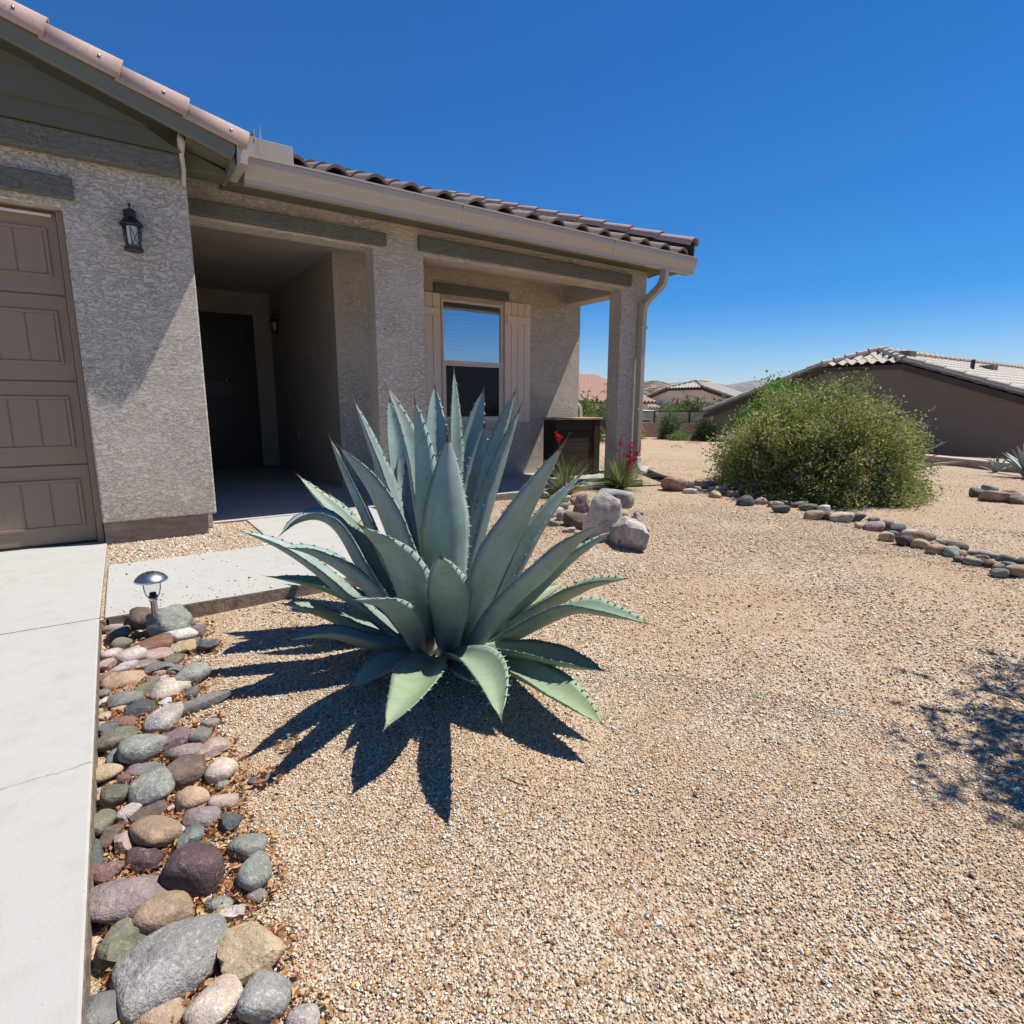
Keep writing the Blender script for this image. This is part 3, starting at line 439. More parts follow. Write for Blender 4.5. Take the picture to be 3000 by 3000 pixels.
# ================================================================ THE HOUSE
YW, YB, YWIN = 5.26, 5.82, 7.25
house = empty('house', (2.5, 6, 0), 'tan stucco house with a brown garage door and covered porch behind the big agave', 'house')
MB().prism([(-.13, .16), (.65, .16), (.65, 2.93), (-5.6, 2.93), (-5.6, .16), (-4.97, .16), (-4.97, 2.38), (-.13, 2.38)], YW, 5.50).build('garage_wall', M['stucco'], house, bevel=.012)
MB().box(-.125, .585, YW+.03, 5.50, -.1, .158).build('footing', M['footing'], house, bevel=.01)
MB().box(.40, .645, 5.505, 10.9, .0, 2.9).build('side_wall', M['stucco'], house)
# garage door
gd = MB().box(-4.95, -.175, YW+.16, YW+.20, .012, 2.375).build('garage_door', M['door'], house)
SEC = [(.015, .605), (.612, 1.215), (1.222, 1.815), (1.822, 2.37)]
for si, (z0, z1) in enumerate(SEC):
    p = MB().box(-4.95, -.175, YW+.147, YW+.159, z0, z1-.004)
    for c_ in range(4):
        xr = -.235-c_*1.19; xl = xr-1.03; a0, a1 = z0+.112, z1-.108
        t = .022
        p.box(xl, xr, YW+.136, YW+.147, a1-t, a1).box(xl, xr, YW+.136, YW+.147, a0, a0+t)
        p.box(xl, xl+t, YW+.136, YW+.147, a0+t, a1-t).box(xr-t, xr, YW+.136, YW+.147, a0+t, a1-t)
        w_ = (1.03-2*t)/6
        for q in range(6): p.box(xl+t+q*w_+.004, xl+t+(q+1)*w_-.004, YW+.141, YW+.147, a0+t, a1-t)
    p.build('door_section', M['door'], gd, bevel=.003, seg=1)
MB().box(-.172, -.132, YW+.10, YW+.22, .0, 2.378).box(-4.97, -.172, YW+.10, YW+.22, 2.376, 2.40).build('door_jamb', M['door'], house, bevel=.004, seg=1)
MB().box(-4.9, -.20, YW+.125, YW+.135, 2.335, 2.352).build('door_seal', M['white'], house)
MB().box(-4.95, -.18, YW+.13, YW+.19, .001, .012).build('door_sweep', M['black'], house)
MB().box(-5.2, -.055, YW-.045, YW, 2.43, 2.57).build('lintel_trim', M['trim'], house, bevel=.01)
MB().box(-5.7, .60, YW-.095, YW, 2.70, 2.85).build('belt_trim', M['trim'], house, bevel=.012)
# gable siding: three lapped boards
SL = .325
def rk(x): return 2.875+(.95-x)*SL        # underside of the rake board along the front gable
RX = -2.45
for z0, z1, o_ in ((2.853, 2.985, .000), (2.975, 3.18, .012), (3.17, 3.40, .024), (3.39, 3.62, .036), (3.61, 3.9, .048)):
    xr = min(.62, .95-(z0-2.80)/SL-.0); xt = min(.62, .95-(z1-2.80)/SL)
    if xr < RX: continue
    MB().add([(2*RX-xr, YW-.13-o_, z0), (xr, YW-.13-o_, z0), (max(xt, RX), YW-.115-o_, z1), (2*RX-max(xt, RX), YW-.115-o_, z1),
              (2*RX-xr, YW+.05, z0), (xr, YW+.05, z0), (max(xt, RX), YW+.05, z1), (2*RX-max(xt, RX), YW+.05, z1)],
             [(0, 1, 2, 3), (7, 6, 5, 4), (0, 4, 5, 1), (1, 5, 6, 2), (3, 2, 6, 7), (0, 3, 7, 4)]).build('siding_board', M['siding'], house)
YR = 5.02
# rake boards, deck
MB().prism([(.965, 2.90), (.965, 2.965), (RX, 2.965+(.965-RX)*SL), (RX, 2.835+(.965-RX)*SL), (.935, 2.845)], YR, YR+.04).build('rake_board', M['fascia'], house, bevel=.004, seg=1)
MB().prism([(2*RX-.965, 2.90), (2*RX-.965, 2.965), (RX, 2.965+(.965-RX)*SL), (RX, 2.835+(.965-RX)*SL), (2*RX-.935, 2.845)], YR, YR+.04).build('rake_board', M['fascia'], house)
MB().prism([(.96, 2.955), (.96, 2.985), (RX, 2.985+(.96-RX)*SL), (2*RX-.96, 2.985), (2*RX-.96, 2.955), (RX, 2.955+(.96-RX)*SL)], YR+.041, 12).build('garage_roof', M['fascia'], house)
MB().box(.93, .966, YR+.042, 5.50, 2.80, 2.95).build('eave_fascia', M['fascia'], house, bevel=.003, seg=1)
MB().add([(.65, YR+.045, 2.93), (.93, YR+.045, 2.85), (.93, 5.49, 2.85), (.65, 5.49, 2.93), (.65, YR+.045, 2.95), (.93, YR+.045, 2.87), (.93, 5.49, 2.87), (.65, 5.49, 2.95)],
         [(0, 1, 2, 3), (7, 6, 5, 4), (0, 4, 5, 1), (1, 5, 6, 2), (2, 6, 7, 3), (3, 7, 4, 0)]).build('eave_soffit', M['siding'], house)
MB().add([(.655, YW+.01, 2.79), (.925, YW-.02, 2.79), (.925, YW-.02, 2.83), (.655, YW+.01, 2.93), (.655, 5.45, 2.79), (.925, 5.45, 2.79), (.925, 5.45, 2.83), (.655, 5.45, 2.93)],
         [(0, 1, 2, 3), (7, 6, 5, 4), (0, 4, 5, 1), (1, 5, 6, 2), (2, 6, 7, 3), (3, 7, 4, 0)]).build('soffit_box', M['siding'], house, bevel=.004, seg=1)
cb = MB().tube([(.622, YW-.12, 2.98), (.624, YW-.125, 2.93), (.622, YW-.09, 2.85), (.63, YW-.04, 2.76), (.63, YW-.012, 2.665)], .02, 8, rr=[.017, .028, .018, .021, .013])
cb.build('caulk_bead', M['caulk'], house, smooth=True)
# barrel tiles down the garage rake
TL = .40
for k in range(9):
    x1 = 1.05-k*TL*.955; x0 = x1-TL*1.02
    za = 2.985+(.96-x1)*SL; zb = 2.985+(.96-x0)*SL
    m_ = barrel(MB(), (x1, YR+.075, za+.016), (x0, YR+.075, zb-.004), .112, .096, arc=R(235))
    rt_ = m_.build('rake_tile', M['tile'], house, smooth=False)
    for p in rt_.data.polygons: p.use_smooth = len(p.vertices) == 4 and p.area > .003
    xn = x1-.11-.03*(k % 2)
    MB().lathe([(0, .014), (.008, .012), (.010, .004), (.010, -.004)], (xn, YR-.034, 2.985+(.96-xn)*SL+.035), 8).build('nail', M['nail'], rt_, smooth=True)
# porch front wall: beam, pillar and corner post in one piece, openings between
MB().prism([(.65, 2.60), (2.33, 2.60), (2.33, 0.004), (2.89, 0.004), (2.89, 2.60), (5.82, 2.60), (5.82, 0.004), (6.29, 0.004), (6.29, 3.10), (.65, 3.10)], YB, YB+.24).build('porch_front', M['stucco'], house, bevel=.014)
MB().box(.655, 2.46, YB-.05, YB, 2.62, 2.745).build('opening_trim', M['trim'], house, bevel=.01)
MB().box(2.82, 5.95, YB-.05, YB, 2.64, 2.785).build('opening_trim', M['trim'], house, bevel=.01)
MB().box(6.02, 6.29, YB+.242, YWIN, 2.60, 3.1).build('side_beam', M['stucco'], house, bevel=.012)
MB().box(.645, 6.30, YB+.24, 10.7, 2.86, 2.9).build('porch_ceiling', M['stucco'], house)
# window wall with its opening, entry walls
WX0, WX1, WZ0, WZ1 = 3.84, 4.84, .83, 2.48
MB().box(2.38, WX0, YWIN, YWIN+.22, .004, 2.86).box(WX1, 6.34, YWIN, YWIN+.22, .004, 2.86).box(WX0, WX1, YWIN+.0, YWIN+.22, .004, WZ0).box(WX0, WX1, YWIN, YWIN+.22, WZ1, 2.86).build('window_wall', M['stucco'], house)
MB().box(2.38, 2.62, YWIN+.221, 10.7, .004, 2.86).build('entry_wall', M['stucco'], house)
MB().box(6.10, 6.34, YWIN+.221, 19, -.2, 2.95).build('end_wall', M['stucco'], house)
MB().box(.645, 2.38, 10.62, 10.8, .004, 2.86).build('door_wall', M['stucco'], house)
MB().box(3.73, 4.93, YWIN-.045, YWIN, 2.535, 2.665).build('window_trim', M['trim'], house, bevel=.01)
fd = MB().box(1.17, 2.10, 10.57, 10.619, .02, 2.50).build('front_door', M['darkdoor'], house, bevel=.004)
MB().box(1.30, 1.97, 10.558, 10.569, 1.42, 2.36).box(1.30, 1.97, 10.558, 10.569, .2, 1.2).build('door_panel', M['black'], fd, bevel=.004)
MB().lathe([(0, .02), (.03, .015), (.033, 0), (.03, -.015), (0, -.02)], (1.62, 10.54, 1.45), 16).build('door_knocker', M['nail'], fd, smooth=True)
MB().box(2.365, 2.379, 9.2, 9.28, .55, .67).build('outlet_cover', M['caulk'], house, bevel=.003)
# window
win = MB().box(WX0, WX1, YWIN-.012, YWIN+.03, WZ1-.035, WZ1).box(WX0, WX1, YWIN-.012, YWIN+.03, WZ0, WZ0+.035).box(WX0, WX0+.03, YWIN-.012, YWIN+.03, WZ0+.035, WZ1-.035).box(WX1-.03, WX1, YWIN-.012, YWIN+.03, WZ0+.035, WZ1-.035).build('window', M['frame'], house, bevel=.004, seg=1)
MB().box(WX0+.03, WX1-.03, YWIN-.006, YWIN+.03, 1.625, 1.668).build('meeting_rail', M['frame'], win, bevel=.003, seg=1)
MB().box(WX0+.03, WX1-.03, YWIN+.012, YWIN+.016, 1.668, WZ1-.035).build('upper_pane', M['winglass'], win)
MB().box(WX0+.06, WX1-.06, YWIN+.016, YWIN+.020, WZ0+.065, 1.60).build('lower_pane', M['winglass'], win)
sf = MB(); x0, x1, z0, z1 = WX0+.031, WX1-.031, WZ0+.036, 1.624
for a_, b_, c_, d_ in ((x0, x1, z0, z0+.028), (x0, x1, z1-.028, z1), (x0, x0+.028, z0+.028, z1-.028), (x1-.028, x1, z0+.028, z1-.028)): sf.box(a_, b_, YWIN-.004, YWIN+.012, c_, d_)
sf.build('screen_frame', M['frame'], win, bevel=.002, seg=1)
MB().box(x0+.028, x1-.028, YWIN+.002, YWIN+.003, z0+.028, z1-.028).build('insect_screen', M['screen'], win)
bl = MB(); zz = WZ0+.05
while zz < WZ1-.10:
    bl.add([(WX0+.035, YWIN+.05, zz), (WX1-.035, YWIN+.05, zz), (WX1-.035, YWIN+.062, zz+.041), (WX0+.035, YWIN+.062, zz+.041),
            (WX0+.035, YWIN+.053, zz-.001), (WX1-.035, YWIN+.053, zz-.001), (WX1-.035, YWIN+.065, zz+.045), (WX0+.035, YWIN+.065, zz+.045)],
           [(0, 1, 2, 3), (7, 6, 5, 4), (0, 4, 5, 1), (3, 2, 6, 7)]); zz += .0505
bl.build('blinds', M['blind'], win)
MB().box(WX0, WX1, YWIN+.20, YWIN+.21, WZ0, WZ1).build('dark_room_sheet', M['black'], win)  # black sheet stands in for the unlit room behind the blinds
def shutter(x0, x1, n):
    s_ = MB(); w = (x1-x0)/n
    for q in range(n): s_.box(x0+q*w+.003, x0+(q+1)*w-.003, YWIN-.026, YWIN-.002, .805, 2.535)
    sh = s_.build('shutter', M['shutter'], house, bevel=.003, seg=1)
    MB().box(x0+.035, x1-.03, YWIN-.048, YWIN-.026, 2.235, 2.345).build('batten', M['shutter'], sh, bevel=.003, seg=1)
    MB().box(x0+.035, x1-.03, YWIN-.048, YWIN-.026, .955, 1.065).build('batten', M['shutter'], sh, bevel=.003, seg=1)
shutter(4.865, 5.335, 4); shutter(3.345, 3.815, 4)
# porch eave, roof, tiles
EY = 5.47
MB().box(1.0, 6.72, EY, EY+.035, 2.82, 3.02).build('eave_fascia', M['fascia'], house)
MB().box(.97, 6.72, EY+.036, YB-.001, 2.865, 2.89).build('eave_soffit', M['siding'], house)
MB().box(6.30, 6.72, YB, 10, 2.93, 2.955).build('eave_soffit', M['siding'], house)
MB().add([(6.42, EY+.05, 2.86), (6.46, EY+.05, 2.86), (6.32, YB, 2.79), (6.29, YB, 2.79), (6.42, EY+.05, 2.88), (6.46, EY+.05, 2.88), (6.32, YB, 2.81), (6.29, YB, 2.81)], [(0, 3, 2, 1), (4, 5, 6, 7), (0, 1, 5, 4), (1, 2, 6, 5), (2, 3, 7, 6), (3, 0, 4, 7)]).build('eave_brace', M['fascia'], house)
RS = .366; sv = Vector((0, 1, RS)).normalized()
MB().prism([(EY-.02, 3.00), (EY-.02, 3.03), (12.5, 3.03+(12.53-EY)*RS), (12.5, 3.00+(12.53-EY)*RS)], .97, 6.72, 'x').build('roof_deck', M['siding'], house)
MB().add([(6.30, YB+.05, 2.93), (6.30, 12.4, 2.93), (6.30, 12.4, 3.0+(12.4-EY)*RS), (6.30, YB+.05, 3.0+(YB+.05-EY)*RS), (6.34, YB+.05, 2.93), (6.34, 12.4, 2.93), (6.34, 12.4, 3.0+(12.4-EY)*RS), (6.34, YB+.05, 3.0+(YB+.05-EY)*RS)],
         [(0, 1, 2, 3), (7, 6, 5, 4), (0, 4, 5, 1), (1, 5, 6, 2), (2, 6, 7, 3), (3, 7, 4, 0)]).build('gable_end', M['stucco'], house)
mb = tiles(MB(), (1.03, EY-.08, 3.015), (1, 0, 0), sv, .355*16, 7.4, .355, .38, .028, .078, jit=.016)
o = mb.build('roof_tiles', M['tile_dark'], house)
MB().add([(6.69, EY-.08, 2.99), (6.69, 12, 2.99+(12.08-EY)*RS), (6.69, 12, 3.21+(12.08-EY)*RS), (6.69, EY-.08, 3.21), (6.72, EY-.08, 2.99), (6.72, 12, 2.99+(12.08-EY)*RS), (6.72, 12, 3.21+(12.08-EY)*RS), (6.72, EY-.08, 3.21)], [(0, 1, 2, 3), (7, 6, 5, 4), (0, 4, 5, 1), (1, 5, 6, 2), (2, 6, 7, 3), (3, 7, 4, 0)]).build('rake_fascia', M['browntrim'], house)
for k in range(12):
    y0 = EY-.12+k*.58; x_ = 6.66
    barrel(MB(), (x_, y0, 3.16+(y0-EY+.12)*RS+.018), (x_, y0+.63, 3.16+(y0+.63-EY+.12)*RS), .088, .074, arc=R(200)).build('rake_tile', M['tile'], house)
# gutter: K-profile strip
def gprof(th=.004):
    o_ = [(.125, .20), (.125, .0), (.055, .0), (.055, .035), (.046, .05), (.03, .09), (.006, .14), (.006, .19), (-.004, .19), (-.004, .205), (.012, .205)]
    return o_
def gutter_run(mb, f, n0, n1):
    pr_ = gprof(); th = .003; k = len(pr_)
    inner = [(a+th if a < .12 else a-th, b+th if b < .1 else b) for a, b in pr_]
    ring = pr_+inner[::-1]; n = len(ring)
    mb.add([f(a, b, n0) for a, b in ring]+[f(a, b, n1) for a, b in ring], [(i, (i+1) % n, (i+1) % n+n, i+n) for i in range(n)]+[(i, i+1, n-2-i, n-1-i) for i in range(k-1)]+[(n+i+1, n+i, 2*n-1-i, 2*n-2-i) for i in range(k-1)])
g_ = MB(); gutter_run(g_, lambda a, b, t: (t, 5.342+a, 2.82+b), 1.09, 6.74)
gut = g_.build('gutter', M['gutter'], house)
MB().prism([(5.342+a, 2.82+b) for a, b in gprof()], 6.738, 6.744, 'x').build('end_cap', M['gutter'], gut)
g_ = MB(); gutter_run(g_, lambda a, b, t: (1.10-a, t, 2.83+b), 5.022, 5.46)
g_.prism([(1.10-a, 2.83+b) for a, b in gprof()], 5.018, 5.022, 'y').build('gutter_return', M['gutter'], gut)
MB().box(1.115, 1.47, 5.336, 5.341, 3.005, 3.155).build('splash_guard', M['gutter'], gut, bevel=.002, seg=1)
MB().prism([(1.19, 3.02), (1.225, 3.02), (1.215, 3.25)], 5.30, 5.304, 'y').build('splash_guard', M['gutter'], gut)
MB().box(1.101, 1.106, 5.02, 5.335, 3.0, 3.09).build('splash_guard', M['gutter'], gut)
for x_ in (3.1, 5.2): MB().prism([(5.339+a, 2.817+b) for a, b in gprof()[1:9]]+[(5.345, 3.0), (5.38, 2.9), (5.41, 2.83), (5.46, 2.83)], x_, x_+.05, 'x').build('gutter_seam', M['gutter'], gut)
ds = MB().tube([(6.20, 5.44, 2.83), (6.20, 5.44, 2.74), (6.195, 5.45, 2.66), (6.185, 5.50, 2.60), (6.165, 5.64, 2.50), (6.155, 5.71, 2.44), (6.155, 5.745, 2.36), (6.155, 5.75, 2.2), (6.155, 5.75, .30)], 1, sq=(.052, .036)).build('downspout', M['gutter'], house, bevel=.006)
rb = MB()
for p, q in (((6.195, 5.45, 2.69), .0), ((6.193, 5.462, 2.655), .2), ((6.19, 5.48, 2.625), .5), ((6.187, 5.50, 2.60), .7), ((6.16, 5.69, 2.46), .7), ((6.157, 5.71, 2.435), .5), ((6.156, 5.73, 2.40), .3), ((6.155, 5.742, 2.37), .1)):
    d_ = Vector((0, math.sin(q), -math.cos(q)))*.005; rb.tube([Vector(p)-d_, Vector(p)+d_], 1, sq=(.056, .04))
rb.build('elbow_rib', M['gutter'], ds)
MB().tube([(6.155, 5.75, .34), (6.155, 5.75, .26), (6.165, 5.74, .20), (6.20, 5.71, .15), (6.27, 5.66, .12)], 1, sq=(.062, .046)).build('elbow', M['white'], ds, bevel=.008)
MB().box(6.09, 6.22, 5.70, 5.708, 1.0, 1.03).box(6.09, 6.22, 5.70, 5.708, 2.1, 2.13).build('strap', M['gutter'], ds)
# wall lanterns
def lantern(x, y, z, ang, name):
    T_ = Matrix.Translation((x, y, z)) @ Matrix.Rotation(ang, 4, 'Z') @ Matrix.Diagonal((.84, .84, .88, 1))
    def B(mb): mb.v = [tuple(T_ @ Vector(v)) for v in mb.v]; return mb
    b0 = B(MB().box(-.045, .045, -.02, 0, .09, .20).box(-.012, .012, -.09, -.019, .15, .175).lathe([(.0, .235), (.009, .228), (.012, .215), (.006, .205), (.006, .19), (.03, .186), (.034, .178), (.034, .128), (.05, .118), (.086, .075), (.092, .068), (.088, .06), (.0, .06)], (0, -.09, 0), 16)
)
    lan = b0.build(name, M['black'], house, bevel=.002, seg=1)
    B(MB().lathe([(0, -.135), (.066, -.135), (.072, -.128), (.072, -.112), (.056, -.106), (0, -.106)], (0, -.09, 0), 16)).build('base', M['black'], lan)
    fr = MB()
    for a in range(6):
        c_, s_ = math.cos(a*math.pi/3+.3), math.sin(a*math.pi/3+.3)
        fr.tube([(.074*c_, -.09+.074*s_, .066), (.056*c_, -.09+.056*s_, -.112)], .0045, 6)
        c2, s2 = math.cos((a+1)*math.pi/3+.3), math.sin((a+1)*math.pi/3+.3)
        if a % 2 == 0:
            fr.tube([(.070*c_, -.09+.070*s_, .04), (.057*c2, -.09+.057*s2, -.10)], .0028, 5)
            fr.tube([(.070*c2, -.09+.070*s2, .04), (.057*c_, -.09+.057*s_, -.10)], .0028, 5)
    B(fr).build('cage', M['black'], lan)
    B(MB().lathe([(.064, .058), (.050, -.104)], (0, -.09, 0), 6)).build('glass', M['glass'], lan)
    B(MB().lathe([(0, .055), (.040, .054), (.036, -.085), (0, -.088)], (0, -.09, 0), 16)).build('frosted_tube', M['white'], lan)
#L
lantern(.262, YW-.002, 2.255, 0, 'wall_lantern')
lantern(2.378, 10.0, 2.3, -math.pi/2, 'wall_lantern')
# gas riser on the far side wall, seen through the porch opening
MB().tube([(6.62, 7.75, -.2), (6.62, 7.75, .95), (6.64, 7.75, 1.05), (6.70, 7.75, 1.085), (6.78, 7.75, 1.08), (6.84, 7.75, 1.02), (6.85, 7.75, .9), (6.85, 7.75, .3)], .022, 10).box(6.55, 6.68, 7.68, 7.82, .86, .98).build('gas_riser', M['white'], house, smooth=False)

# ================================================================ NEIGHBOURS
def gable_house(nm, label, X0, depth, Yc, half, zeave, slope, kz, peakx, wallm, tilem, zb, over=.35, vents=()):
    """gable wall faces -X at X0, ridge runs along +X, front of the ridge clipped to a small hip above height kz"""
    h = empty(nm, (X0, Yc, zb), label, 'house')
    zr = zeave+half*slope; kh = (zr-kz)/slope
    w = MB().prism([(Yc-half+over, zb), (Yc+half-over, zb), (Yc+half-over, zeave+over*slope-.05), (Yc+kh, kz-.08), (Yc-kh, kz-.08), (Yc-half+over, zeave+over*slope-.05)], X0, X0+.3, 'x')
    w.build('gable_wall', wallm, h)
    MB().box(X0+.3, X0+depth, Yc-half+over, Yc-half+over+.2, zb, zeave).box(X0+.3, X0+depth, Yc+half-over-.2, Yc+half-over, zb, zeave).build('side_wall', wallm, h)
    for sgn in (-1, 1):
        S_ = Vector((0, -sgn, slope)).normalized(); L_ = half/math.cos(math.atan(slope))
        def clip(p, sgn=sgn):
            t = abs(p.y-Yc); return p.x > X0-.2+max(0, (kh-t)/kh)*(peakx-X0+.2)
        m_ = tiles(MB(), (X0-.15, Yc+sgn*half, zeave+.05), (1, 0, 0), S_, depth+.3, L_, .27, .38, .02, .045, clip, seg=6)
        m_.build('roof_tiles', tilem, h)
        MB().add([(X0-.12, Yc+sgn*half, zeave), (X0+depth, Yc+sgn*half, zeave), (X0+depth, Yc, zr), (peakx, Yc, zr), (X0-.12, Yc+sgn*kh, kz),
                  (X0-.12, Yc+sgn*half, zeave-.04), (X0+depth, Yc+sgn*half, zeave-.04), (X0+depth, Yc, zr-.04), (peakx, Yc, zr-.04), (X0-.12, Yc+sgn*kh, kz-.04)],
                 [(0, 1, 2, 3, 4), (9, 8, 7, 6, 5), (0, 4, 9, 5), (0, 5, 6, 1)]).build('roof_deck', M['siding'], h)
        MB().add([(X0-.14, Yc+sgn*half, zeave-.16), (X0-.14, Yc+sgn*half, zeave), (X0-.14, Yc+sgn*kh, kz), (X0-.14, Yc+sgn*kh, kz-.16), (X0-.10, Yc+sgn*half, zeave-.16), (X0-.10, Yc+sgn*half, zeave), (X0-.10, Yc+sgn*kh, kz), (X0-.10, Yc+sgn*kh, kz-.16)],
                 [(0, 1, 2, 3), (7, 6, 5, 4), (0, 4, 5, 1), (0, 3, 7, 4), (3, 2, 6, 7)]).build('rake_board', M['browntrim'], h)
        nt_ = int((half-kh)/.42)
        for q in range(nt_):
            t0 = half-q*(half-kh)/nt_; t1 = half-(q+1.12)*(half-kh)/nt_
            barrel(MB(), (X0-.08, Yc+sgn*t0, zeave+.12+(half-t0)*slope+.02), (X0-.08, Yc+sgn*t1, zeave+.12+(half-t1)*slope), .105, .09, arc=R(210), n=8).build('rake_tile', tilem, h)
        # hip tiles of the clipped end
        A_, B_ = Vector((X0-.15, Yc+sgn*kh, kz+.1)), Vector((peakx, Yc, zr+.14))
        for q in range(5):
            a_ = A_.lerp(B_, q/5); b_ = A_.lerp(B_, (q+1.12)/5)
            a_.z += .02; barrel(MB(), a_, b_, .11, .09, n=8).build('hip_tile', tilem, h)
    S_ = Vector((peakx-X0+.15, 0, zr-kz)).normalized(); L_ = math.hypot(peakx-X0+.15, zr-kz)
    m_ = tiles(MB(), (X0-.22, Yc-kh, kz+.05), (0, 1, 0), S_, 2*kh, L_, .27, .38, .02, .055, lambda p: abs(p.y-Yc) < kh*(1-(p.x-X0+.2)/(peakx-X0+.3))+.1, seg=6)
    m_.build('hip_roof', tilem, h)
    MB().add([(X0-.12, Yc-kh, kz), (X0-.12, Yc+kh, kz), (peakx, Yc, zr), (X0-.12, Yc-kh, kz-.12), (X0-.12, Yc+kh, kz-.12), (peakx, Yc, zr-.12)], [(0, 1, 2), (5, 4, 3), (0, 3, 4, 1)]).build('hip_deck', M['browntrim'], h)
    for q in range(int((depth-(peakx-X0))/.42)):
        x_ = peakx+q*.42
        barrel(MB(), (x_+.46, Yc, zr+.13), (x_, Yc, zr+.13), .09, .105, n=8).build('ridge_tile', tilem, h)
    for (vx, vt, kind) in vents:
        y_ = Yc-vt; z_ = zr-vt*slope
        if kind == 'p': MB().tube([(vx, y_, z_), (vx, y_, z_+.38)], .06, 10).build('vent_pipe', M['black'], h)
        elif kind == 'b': MB().box(vx-.25, vx+.25, y_-.2, y_+.2, z_+.0, z_+.22).build('roof_vent', M['siding'], h, bevel=.03)
        else: MB().lathe([(.36, -.02), (.36, .12), (.3, .2), (.18, .27), (0, .3)], (vx, y_, z_), 20).build('skylight', M['white'], h, smooth=True)
    return h
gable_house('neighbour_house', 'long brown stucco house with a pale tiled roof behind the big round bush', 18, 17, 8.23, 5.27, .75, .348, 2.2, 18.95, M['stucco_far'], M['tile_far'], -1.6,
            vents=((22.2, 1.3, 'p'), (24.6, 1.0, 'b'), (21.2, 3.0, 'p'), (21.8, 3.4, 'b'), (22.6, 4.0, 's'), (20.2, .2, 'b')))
gable_house('neighbour_house', 'small pale stucco house with a clipped gable, under the distant hills behind the slatted fence', 34.2, 2.6, 27.5, 4.9, 1.3, .30, 2.3, 35.4, M['stucco_far2'], M['tile_far'], -2)
# its lower wing at the left, and the pink roof seen through the porch opening
h = empty('neighbour_house', (31, 34, -1.5), 'low house with a pink tiled roof seen through the porch opening above the wooden crate', 'house')
MB().box(21.5, 30, 27.2, 34, -1.5, 1.35).build('wall', M['stucco_far2'], h)
tiles(MB(), (20.5, 26.8, 1.32), (1, 0, 0), (0, 1, .33), 10, 6.4, .36, .42, .03, .08, seg=6).build('roof_tiles', M['tile_red'], h)
MB().add([(20.5, 26.8, 1.3), (30.5, 26.8, 1.3), (30.5, 33, 3.35), (20.5, 33, 3.35), (20.5, 26.8, 1.2), (30.5, 26.8, 1.2), (30.5, 33, 3.2), (20.5, 33, 3.2)], [(0, 1, 2, 3), (7, 6, 5, 4), (0, 4, 5, 1), (1, 5, 6, 2), (2, 6, 7, 3), (3, 7, 4, 0)]).build('roof_deck', M['siding'], h)
h = empty('garden_house', (29, 29, -1.5), 'low pale tiled roof beside the downspout, below the scrubby hill', 'house')
MB().box(28.2, 33.6, 29.4, 34, -1.6, 1.0).build('wall', M['stucco_far2'], h)
tiles(MB(), (27.8, 29.0, .95), (1, 0, 0), (0, 1, .3), 6.2, 4.6, .36, .42, .03, .08, seg=6).build('roof_tiles', M['tile_far'], h)
# fences and block walls
fa, fb = Vector((15.9, 18.3, 0)), Vector((20.6, 14.55, 0))
fe = empty('slatted_fence', fa, 'dark metal fence with pale horizontal slats on a tan block wall, behind the garden shrubs', 'fence')
dirf = (fb-fa).normalized(); nf = Vector((-dirf.y, dirf.x, 0)); Lf = (fb-fa).length
def obox(mb, a, d, n_, l0, l1, t0, t1, z0, z1):
    P = [a+d*l+n_*t for l, t in ((l0, t0), (l1, t0), (l1, t1), (l0, t1))]
    return mb.add([(p.x, p.y, z0) for p in P]+[(p.x, p.y, z1) for p in P], [(0, 3, 2, 1), (4, 5, 6, 7), (0, 1, 5, 4), (1, 2, 6, 5), (2, 3, 7, 6), (3, 0, 4, 7)])
wl = MB()
for r_ in range(4):
    l = -.2*(r_ % 2)
    while l < Lf: obox(wl, fa, dirf, nf, max(l, 0)+.004, min(l+.396, Lf), 0, .2, -.42+r_*.2, -.225+r_*.2); l += .4
wl.build('block_wall', M['block'], fe, bevel=.008, seg=1)
obox(MB(), fa, dirf, nf, 0, Lf, .015, .185, -.42, .37).build('mortar', M['footing'], fe)
obox(MB(), fa, dirf, nf, -.02, Lf+.02, .06, .10, .83, .87).build('top_rail', M['black'], fe)
l = .35
while l < Lf: obox(MB(), fa, dirf, nf, l, l+.05, .055, .105, .1, .83).build('post', M['black'], fe); l += 1.42
sl = MB()
for q in range(9):
    z_ = .42+q*.046; obox(sl, fa, dirf, nf, 0, Lf, .11, .125, z_, z_+.030)
sl.build('slats', M['tile_far'], fe)
ra, rb_ = Vector((17.15, 12.9, 0)), Vector((12.0, .6, 0)); dr = (rb_-ra).normalized(); nr = Vector((-dr.y, dr.x, 0)); Lr = (rb_-ra).length
rw = empty('retaining_wall', ra, 'low tan block retaining wall with a pale cap along the gravel edge below the brown house', 'wall')
wl = MB(); l = 0
while l < Lr: obox(wl, ra, dr, nr, l+.004, min(l+.396, Lr), 0, .2, -.35, .04); l += .4
wl.build('block_course', M['block'], rw, bevel=.006, seg=1)
obox(MB(), ra, dr, nr, 0, Lr, .01, .19, -.4, .03).build('mortar', M['footing'], rw)
wl = MB(); l = 0
while l < Lr: obox(wl, ra, dr, nr, l+.003, min(l+.397, Lr), -.015, .215, .041, .075); l += .4
wl.build('cap', M['tile_far'], rw, bevel=.005, seg=1)

